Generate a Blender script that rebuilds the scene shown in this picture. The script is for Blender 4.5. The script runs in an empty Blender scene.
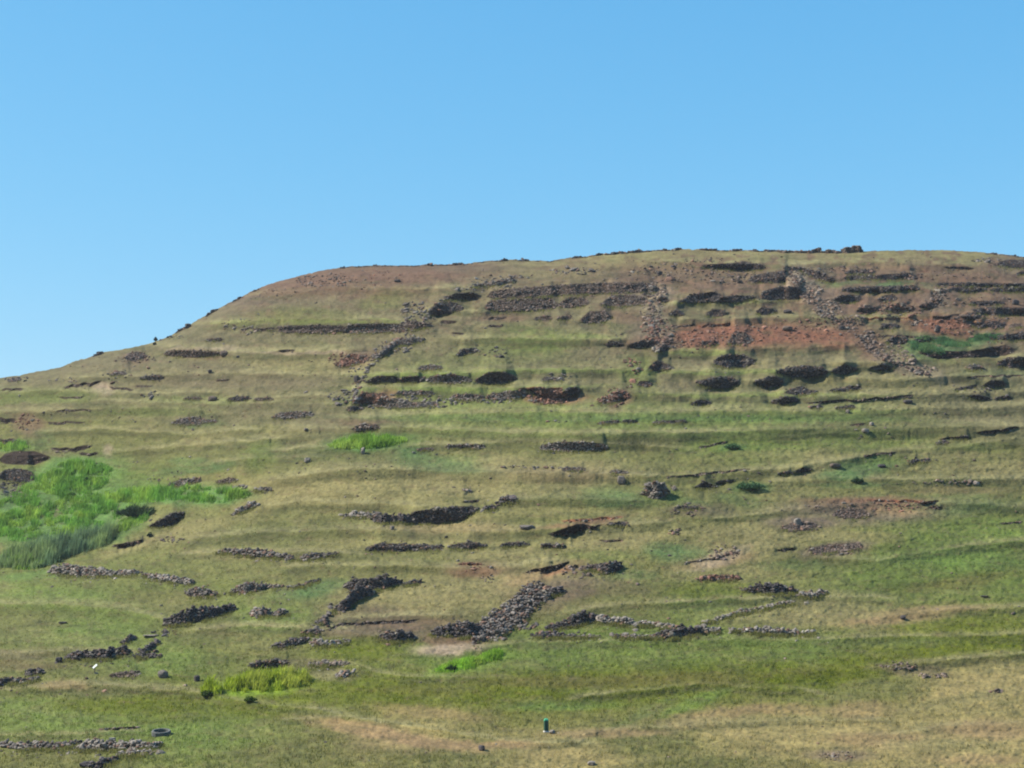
import bpy, math
import numpy as np

# ------------------------------------------------------------------ camera, sky, sun, exposure
scene = bpy.context.scene
W, H = 1024, 768
HFOV = math.radians(32.0)
F = W / 2 / math.tan(HFOV / 2)            # focal length in pixels
EYE_ROW = 560.0                           # row of the eye level in the photograph
PITCH = math.atan((EYE_ROW - H / 2) / F)
CZ = 30.0
cam_data = bpy.data.cameras.new('camera')
cam_data.angle = HFOV
cam_data.sensor_fit = 'HORIZONTAL'
cam_data.clip_start = 0.5
cam_data.clip_end = 6000
cam = bpy.data.objects.new('camera', cam_data)
scene.collection.objects.link(cam)
cam.location = (0, 0, CZ)
cam.rotation_euler = (math.pi / 2 + PITCH, 0, 0)
scene.camera = cam

SUN_EL = math.radians(44)
SUN_AZ = math.radians(-92)                # clockwise from +Y, so the sun stands on the left
world = bpy.data.worlds.new('World')
scene.world = world
world.use_nodes = True
wn = world.node_tree
bg = wn.nodes['Background']
sky = wn.nodes.new('ShaderNodeTexSky')
sky.sky_type = 'NISHITA'
sky.sun_disc = False
sky.sun_elevation = SUN_EL
sky.sun_rotation = SUN_AZ
sky.altitude = 300
sky.air_density = 1.0
sky.dust_density = 0.6
sky.ozone_density = 2.5
# the phone's rendering of the sky: channels flattened toward cyan near the horizon
K_SKY = 5.17
sx = wn.nodes.new('ShaderNodeSeparateXYZ'); cx = wn.nodes.new('ShaderNodeCombineXYZ')
wn.links.new(sky.outputs[0], sx.inputs[0])
for i, (mul, pw) in enumerate(((0.61, 1.15), (0.745, 0.62), (0.92, 0.38))):
    d_ = wn.nodes.new('ShaderNodeMath'); d_.operation = 'DIVIDE'; d_.inputs[1].default_value = K_SKY
    p_ = wn.nodes.new('ShaderNodeMath'); p_.operation = 'POWER'; p_.inputs[1].default_value = pw
    m_ = wn.nodes.new('ShaderNodeMath'); m_.operation = 'MULTIPLY'; m_.inputs[1].default_value = mul * K_SKY
    wn.links.new(sx.outputs[i], d_.inputs[0]); wn.links.new(d_.outputs[0], p_.inputs[0])
    wn.links.new(p_.outputs[0], m_.inputs[0]); wn.links.new(m_.outputs[0], cx.inputs[i])
wn.links.new(cx.outputs[0], bg.inputs[0])
bg.inputs[1].default_value = 0.10
sd = bpy.data.lights.new('sun', 'SUN')
sd.energy = 4.9
sd.angle = math.radians(0.5)
sd.color = (1.0, 0.93, 0.80)
sun = bpy.data.objects.new('sun', sd)
scene.collection.objects.link(sun)
sv = np.array([math.cos(SUN_EL) * math.sin(SUN_AZ), math.cos(SUN_EL) * math.cos(SUN_AZ), math.sin(SUN_EL)])
from mathutils import Vector
sun.rotation_euler = Vector(-sv).to_track_quat('-Z', 'Y').to_euler()
sun.location = (0, 0, 200)
scene.view_settings.view_transform = 'Standard'
scene.view_settings.look = 'None'
scene.view_settings.exposure = 0.95
scene.view_settings.gamma = 1
scene.render.engine = 'CYCLES'
scene.cycles.filter_width = 2.0
scene.render.resolution_x = W
scene.render.resolution_y = H

HAZE = 0.00012
rng = np.random.default_rng(7)

# ------------------------------------------------------------------ helpers
def lin(c):
    c = np.asarray(c, float) / 255
    return np.where(c <= 0.04045, c / 12.92, ((c + 0.055) / 1.055) ** 2.4)

KG = 2.2
def alb(r, g, b):                          # reflectance of a ground cover from its sunlit look
    return lin((r, g, b)) / KG

def _hash(ix, iy, seed):
    h = (ix * 374761393 + iy * 668265263 + seed * 982451653) & 0xffffffff
    h = ((h ^ (h >> 13)) * 1274126177) & 0xffffffff
    h = h ^ (h >> 16)
    return h.astype(np.float64) / 4294967295.0

def noise(x, y, seed=0):
    x = np.asarray(x, float); y = np.asarray(y, float)
    ix = np.floor(x).astype(np.int64); iy = np.floor(y).astype(np.int64)
    fx = x - ix; fy = y - iy
    fx = fx * fx * (3 - 2 * fx); fy = fy * fy * (3 - 2 * fy)
    a = _hash(ix, iy, seed); b = _hash(ix + 1, iy, seed)
    c = _hash(ix, iy + 1, seed); d = _hash(ix + 1, iy + 1, seed)
    return ((a * (1 - fx) + b * fx) * (1 - fy) + (c * (1 - fx) + d * fx) * fy) * 2 - 1

def fbm(x, y, seed=0, octs=4):
    s = 0; a = 1; t = 0
    for k in range(octs):
        s = s + a * noise(x * 2 ** k, y * 2 ** k, seed + 17 * k); t += a; a *= 0.55
    return s / t

def sstep(a, b, x):
    t = np.clip((x - a) / (b - a), 0, 1)
    return t * t * (3 - 2 * t)

def ray(u, v, R):                          # pixel of the photograph + distance north of the viewer -> point
    xc = (u - W / 2) / F; zc = (H / 2 - v) / F
    cp, sp = math.cos(PITCH), math.sin(PITCH)
    Y = cp - zc * sp; Z = sp + zc * cp
    return np.stack([xc / Y * R, R + 0 * xc * zc, CZ + Z / Y * R], -1)

def mesh_object(name, verts, faces_flat, nper, mat, parent=None, attrs=None, smooth=False):
    """one mesh object from numpy arrays; all faces have nper corners"""
    me = bpy.data.meshes.new(name)
    verts = np.asarray(verts, np.float32); f = np.asarray(faces_flat, np.int32).reshape(-1)
    nf = len(f) // nper
    me.vertices.add(len(verts)); me.vertices.foreach_set('co', verts.ravel())
    me.loops.add(len(f)); me.loops.foreach_set('vertex_index', f)
    me.polygons.add(nf)
    me.polygons.foreach_set('loop_start', np.arange(nf, dtype=np.int32) * nper)
    me.polygons.foreach_set('loop_total', np.full(nf, nper, np.int32))
    me.polygons.foreach_set('use_smooth', np.full(nf, smooth))
    me.update(calc_edges=True)
    for k, a in (attrs or {}).items():
        at = me.color_attributes.new(k, 'FLOAT_COLOR', 'POINT')
        a4 = np.ones((len(verts), 4), np.float32); a4[:, :3] = a
        at.data.foreach_set('color', a4.ravel())
    me.materials.append(mat)
    o = bpy.data.objects.new(name, me)
    scene.collection.objects.link(o)
    if parent: o.parent = parent
    return o

def tag(o, label=None, cat=None, group=None, kind=None):
    if label: o['label'] = label
    if cat: o['category'] = cat
    if group: o['group'] = group
    if kind: o['kind'] = kind
    return o

def empty(name, loc, rot=(0, 0, 0)):
    o = bpy.data.objects.new(name, None)
    o.location = loc; o.rotation_euler = rot; o.empty_display_size = 0.3
    scene.collection.objects.link(o)
    return o

# ------------------------------------------------------------------ materials
def attr_material(name, rough=0.95, scale=6.0, lo=0.75, hi=1.25, bump=0.0, bump_scale=8.0, scale2=None, trans=0.0):
    m = bpy.data.materials.new(name); m.use_nodes = True
    nt = m.node_tree; N = nt.nodes; L = nt.links
    b = N['Principled BSDF']; b.inputs['Roughness'].default_value = rough
    b.inputs['Specular IOR Level'].default_value = 0.15
    at = N.new('ShaderNodeAttribute'); at.attribute_name = 'Col'
    tc = N.new('ShaderNodeTexCoord')
    no = N.new('ShaderNodeTexNoise'); no.inputs['Scale'].default_value = scale
    no.inputs['Detail'].default_value = 5; no.inputs['Roughness'].default_value = 0.65
    L.new(tc.outputs['Object'], no.inputs['Vector'])
    mr = N.new('ShaderNodeMapRange'); mr.inputs[1].default_value = 0.3; mr.inputs[2].default_value = 0.7
    mr.inputs[3].default_value = lo; mr.inputs[4].default_value = hi
    L.new(no.outputs['Fac'], mr.inputs[0])
    vm = N.new('ShaderNodeVectorMath'); vm.operation = 'SCALE'
    L.new(at.outputs['Color'], vm.inputs[0]); L.new(mr.outputs[0], vm.inputs['Scale'])
    src = vm.outputs[0]
    if scale2:
        n2 = N.new('ShaderNodeTexNoise'); n2.inputs['Scale'].default_value = scale2
        n2.inputs['Detail'].default_value = 3
        L.new(tc.outputs['Object'], n2.inputs['Vector'])
        mr2 = N.new('ShaderNodeMapRange'); mr2.inputs[1].default_value = 0.35; mr2.inputs[2].default_value = 0.65
        mr2.inputs[3].default_value = 0.85; mr2.inputs[4].default_value = 1.15
        L.new(n2.outputs['Fac'], mr2.inputs[0])
        v2 = N.new('ShaderNodeVectorMath'); v2.operation = 'SCALE'
        L.new(src, v2.inputs[0]); L.new(mr2.outputs[0], v2.inputs['Scale'])
        src = v2.outputs[0]
    L.new(src, b.inputs['Base Color'])
    if bump:
        nb = N.new('ShaderNodeTexNoise'); nb.inputs['Scale'].default_value = bump_scale
        nb.inputs['Detail'].default_value = 4; nb.inputs['Roughness'].default_value = 0.7
        L.new(tc.outputs['Object'], nb.inputs['Vector'])
        bp = N.new('ShaderNodeBump'); bp.inputs['Strength'].default_value = 1.0
        bp.inputs['Distance'].default_value = bump
        L.new(nb.outputs['Fac'], bp.inputs['Height']); L.new(bp.outputs[0], b.inputs['Normal'])
    if trans:
        out = N['Material Output']
        tr = N.new('ShaderNodeBsdfTranslucent'); L.new(src, tr.inputs['Color'])
        mx = N.new('ShaderNodeMixShader'); mx.inputs[0].default_value = trans
        L.new(b.outputs[0], mx.inputs[1]); L.new(tr.outputs[0], mx.inputs[2])
        L.new(mx.outputs[0], out.inputs['Surface'])
    return m

def plain_material(name, col, rough=0.8, scale=12.0, var=0.2):
    m = bpy.data.materials.new(name); m.use_nodes = True
    nt = m.node_tree; N = nt.nodes; L = nt.links
    b = N['Principled BSDF']; b.inputs['Roughness'].default_value = rough
    tc = N.new('ShaderNodeTexCoord'); no = N.new('ShaderNodeTexNoise'); no.inputs['Scale'].default_value = scale
    no.inputs['Detail'].default_value = 5
    L.new(tc.outputs['Object'], no.inputs['Vector'])
    r = N.new('ShaderNodeValToRGB'); e = r.color_ramp.elements
    e[0].position = 0.3; e[1].position = 0.7
    e[0].color = [c * (1 - var) for c in col] + [1]; e[1].color = [min(1, c * (1 + var)) for c in col] + [1]
    L.new(no.outputs['Fac'], r.inputs[0]); L.new(r.outputs[0], b.inputs['Base Color'])
    return m

M_ground = attr_material('grass_and_soil', scale=2.2, lo=0.78, hi=1.2, bump=0.16, bump_scale=3.0, scale2=0.35)
M_blade = attr_material('grass_blades', scale=0.8, lo=0.9, hi=1.1, trans=0.5)
M_stone = attr_material('basalt_stone', rough=0.85, scale=9.0, lo=0.7, hi=1.35, bump=0.04, bump_scale=7.0)

# ------------------------------------------------------------------ outline of the hill and its relief
CREST = np.array([(-2400, 560), (-1200, 500), (-500, 430), (-200, 402), (-60, 385), (0, 378), (20, 375), (40, 371), (62, 367), (72, 362), (90, 357), (105, 352), (115, 351),
 (130, 348.5), (150, 343), (165, 338), (185, 328), (200, 318.5), (214, 311), (228, 303.5), (240, 298), (250, 292), (262, 287), (280, 281), (300, 275.5), (325, 270), (350, 266.5),
 (375, 265.5), (400, 265.5), (440, 264.5), (465, 264), (490, 261), (512, 259.5), (530, 260.5), (550, 261), (570, 258), (600, 254.5), (640, 251), (680, 249),
 (720, 250), (760, 250.5), (800, 252), (850, 252), (880, 250.5), (910, 250), (940, 250), (975, 252), (1000, 254), (1024, 257), (1100, 264), (1300, 290), (1800, 380), (2800, 500), (3400, 560)], float)
def crest(u):
    return np.interp(u, CREST[:, 0], CREST[:, 1])

_vt = np.arange(150, 1000, 1.0)
_rt = np.interp(_vt, [200, 250, 300, 350, 400, 440, 500, 560, 600, 640, 700, 768, 900], [276, 262, 244, 228, 214, 203, 187, 172, 162, 151, 132, 111, 80])
_k = np.exp(-0.5 * (np.arange(-45, 46) / 18.0) ** 2); _k /= _k.sum()
_rs = np.convolve(np.pad(_rt, 45, mode='edge'), _k, 'valid')

def base_R(u, v, c=None):
    c = crest(u) if c is None else c
    R = np.interp(v, _vt, _rs)
    uu = np.clip(u, -900, 1900)
    k = 0.35 + 0.65 * sstep(760, 430, v)
    R = R + k * np.where(uu < 640, 42, 13) * ((uu - 640) / 600) ** 2
    R = R + 11 * np.exp(-np.maximum(v - c, 0) / 9.0)          # the brow rounds off
    # hollows and swells
    for (a, b, su, sv_, amp) in ((80, 500, 130, 50, 7), (560, 640, 160, 30, 3), (330, 470, 120, 30, -4),
                                 (250, 700, 120, 40, 3), (700, 700, 200, 40, 3), (20, 630, 100, 40, -3)):
        R = R + amp * np.exp(-((u - a) / su) ** 2 - ((v - b) / sv_) ** 2)
    R = R + 1.7 * fbm(u / 150.0, v / 48.0, 3, 2)
    R = R + 0.5 * fbm(u / 110.0 + v / 130, v / 13.0, 8, 2) * sstep(0, 25, v - c)
    return R

# crop name -> origin of the 4x enlargement in which the features were measured
CR = dict(A=(0, 300), B=(256, 230), C=(512, 230), D=(768, 230), E=(256, 400), F=(512, 400), G=(768, 400), H=(0, 400),
          I=(0, 576), J=(256, 576), K=(512, 576), M=(768, 576))
def P(crop, s):
    a = np.array([[float(q) for q in p.split(',')] for p in s.split()])
    if crop == 'g': return a
    x0, y0 = CR[crop]
    a = a / 4.0
    a[:, 0] += x0; a[:, 1:] += y0
    return a

# grassy terrace edges: lip line, bank height in pixels, steepness
LIPS = [
 ('g', '190,326 230,322 300,320 360,320 415,321', 8, .85), ('g', '120,343 165,347 210,350 256,353 340,352 365,350', 9, .9),
 ('g', '330,376 362,374 430,374 512,371 600,370 650,370', 9, .9), ('g', '655,372 720,372 768,371 850,372', 9, .8),
 ('g', '340,388 420,388 512,388 560,386 615,387', 10, .9), ('g', '615,392 660,394 768,396 850,396 940,394 1030,391', 8, .95),
 ('g', '640,352 700,352 768,348 830,346 870,347', 8, .9), ('g', '440,340 512,339 600,340 645,340', 8, .8),
 ('g', '660,319 720,319 768,317 860,318 960,317 1000,318', 6, .8), ('g', '410,312 460,312 540,312', 5, .7), ('g', '655,304 720,303 768,302 800,301', 5, .8),
 ('g', '690,384 768,380 830,378 900,379 960,376 1030,378', 9, .85), ('g', '820,364 900,362 1000,358 1030,356', 8, .85),
 ('g', '260,398 330,396 420,402', 7, .7), ('g', '60,399 130,402 200,404 290,404 360,404', 9, .7),
 ('g', '330,418 400,416 512,413 600,413 700,412 768,411 850,410 960,408 1030,406', 10, .9),
 ('g', '280,430 340,428 400,428 470,430 512,433 600,434 690,433 768,431 840,429 940,428 1030,427', 11, .95),
 ('g', '250,452 300,449 400,445 480,444 560,443 640,446 700,450', 7, .6),
 ('g', '256,486 290,478 330,472 380,470 430,472 512,474 600,475 670,476', 10, .9), ('g', '660,477 700,475 740,471 780,469 830,462 900,452 960,446 1030,436', 8, .85),
 ('g', '250,506 300,503 380,504 440,507', 9, .8), ('g', '480,500 540,499 600,499 660,502', 9, .8),
 ('g', '760,482 840,478 900,480 980,479 1030,480', 7, .7), ('g', '700,520 780,512 860,505 960,503 1030,508', 7, .7),
 ('g', '180,540 260,533 330,530 400,530 500,531 600,527 680,522', 9, .8), ('g', '280,566 340,565 400,566 470,568 560,562', 8, .75),
 ('g', '170,556 230,552 300,552 370,556', 7, .6), ('g', '0,604 60,604 120,610 180,622', 10, .7), ('g', '330,620 350,617 420,616 480,615', 6, .8),
 ('g', '180,632 260,626 330,630 400,640', 8, .6), ('g', '560,612 640,604 720,600 800,596 900,600', 7, .6), ('g', '420,652 540,642 680,640 820,640 960,636 1030,634', 8, .6),
 ('g', '800,672 880,668 960,660 1030,654', 8, .85), ('g', '560,700 640,690 700,684 800,690 840,700', 8, .6), ('g', '0,690 80,684 180,690 260,704 360,716', 8, .6),
 ('g', '270,722 340,718 420,728 500,742 600,744', 6, .7), ('g', '0,735 100,733 150,731', 5, .5), ('g', '560,736 640,728 760,722 900,720', 5, .5),
 ('g', '0,392 60,390 140,394 230,392', 6, .6), ('g', '0,412 80,410 160,408 240,414', 7, .6), ('g', '20,432 100,430 190,434 270,430', 6, .6),
 ('g', '100,454 180,446 260,440 320,436', 7, .6), ('g', '200,466 260,458 330,456', 6, .6), ('g', '60,378 140,376 230,374 330,376', 6, .6),
 ('g', '240,296 330,288 430,290 490,288', 7, .5), ('g', '640,262 740,264 860,262 980,266', 6, .6), ('g', '840,292 900,289 960,291', 4, .6),
 ('g', '0,655 60,650 150,654', 7, .6), ('g', '860,740 940,728 1030,722', 7, .6), ('g', '300,668 340,664 400,676 520,680', 7, .6),
 ('g', '800,556 880,560 960,548 1030,540', 8, .6), ('g', '860,622 930,612 1030,606', 7, .7),
]
# cut banks of bare earth without stones: crop, points (x, top, bottom), colour key
BANKS = [
 ('F', '150,535,545 200,515,548 270,500,535 350,502,515', 'E'), ('F', '60,685,695 140,665,695 225,645,658', 'E'),
 ('F', '620,307,312 780,291,298 950,275,280', 'E'), ('F', '750,188,194 860,165,172', 'E'), ('F', '200,482,490 320,475,484 440,468,474', 'R'),
 ('F', '350,560,568 440,558,566', 'E'), ('F', '690,650,656 800,632,640 900,605,612', 'E'),
 ('G', '690,155,161 740,148,154', 'E'), ('G', '840,130,138 920,120,130 1000,108,116', 'E'), ('G', '385,220,226 510,206,214', 'E'),
 ('G', '400,396,402 520,400,408 680,405,414', 'R'), ('G', '600,408,418 670,403,413', 'E'), ('G', '645,430,438 690,425,435', 'E'), ('G', '40,598,608 105,592,602', 'E'),
 ('G', '330,98,106 385,94,104', 'E'), ('G', '930,492,498 1010,486,491', 'E'),
 ('A', '260,345,355 330,333,348 400,328,338', 'E'), ('A', '440,346,356 530,355,364', 'E'), ('A', '545,345,351 605,340,348', 'E'), ('A', '10,356,365 90,354,362', 'E'),
 ('A', '870,317,322 915,314,320', 'E'), ('A', '240,390,397 330,386,393', 'E'),
 ('H', '205,195,207 290,192,212 365,180,198', 'E'), ('H', '320,208,218 390,212,222', 'E'), ('H', '195,86,96 260,88,96 340,90,96', 'E'), ('H', '230,42,50 360,36,43', 'E'),
 ('H', '0,235,245 20,215,255 60,205,258 140,205,258 200,228,236', 'E'), ('H', '0,160,188 50,155,180 110,172,190', 'E'), ('H', '0,72,95 60,75,92', 'E'),
 ('H', '455,580,596 500,573,594 570,558,576', 'E'),
 ('D', '155,688,696 400,675,682 580,659,667', 'E'), ('D', '715,147,154 820,150,164', 'E'), ('D', '800,586,594 960,580,586 1024,582,588', 'E'), ('D', '605,484,494 680,484,516 800,486,510 900,468,506 950,460,502 985,475,490', 'E'),
 ('D', '660,345,356 770,338,350', 'E'), ('D', '440,424,431 600,422,430', 'E'), ('D', '380,352,358 560,350,356', 'R'),
 ('J', '290,215,222 340,188,198 500,182,192 650,176,186', 'E'), ('B', '785,413,422 830,412,422', 'E'), ('B', '930,350,360 1000,345,353', 'E'), ('B', '930,380,388 985,378,386', 'E'),
 ('B', '740,365,382 800,362,370', 'E'), ('C', '640,382,388 720,378,385', 'E'), ('C', '745,385,392 870,370,380', 'R'), ('C', '30,632,642 200,630,640', 'R'),
 ('B', '95,478,486 155,480,486', 'E'), ('E', '830,403,412 890,398,408', 'E'), ('E', '810,652,660 900,650,658', 'R'), ('I', '400,610,618 560,600,608', 'E'),

]
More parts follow.
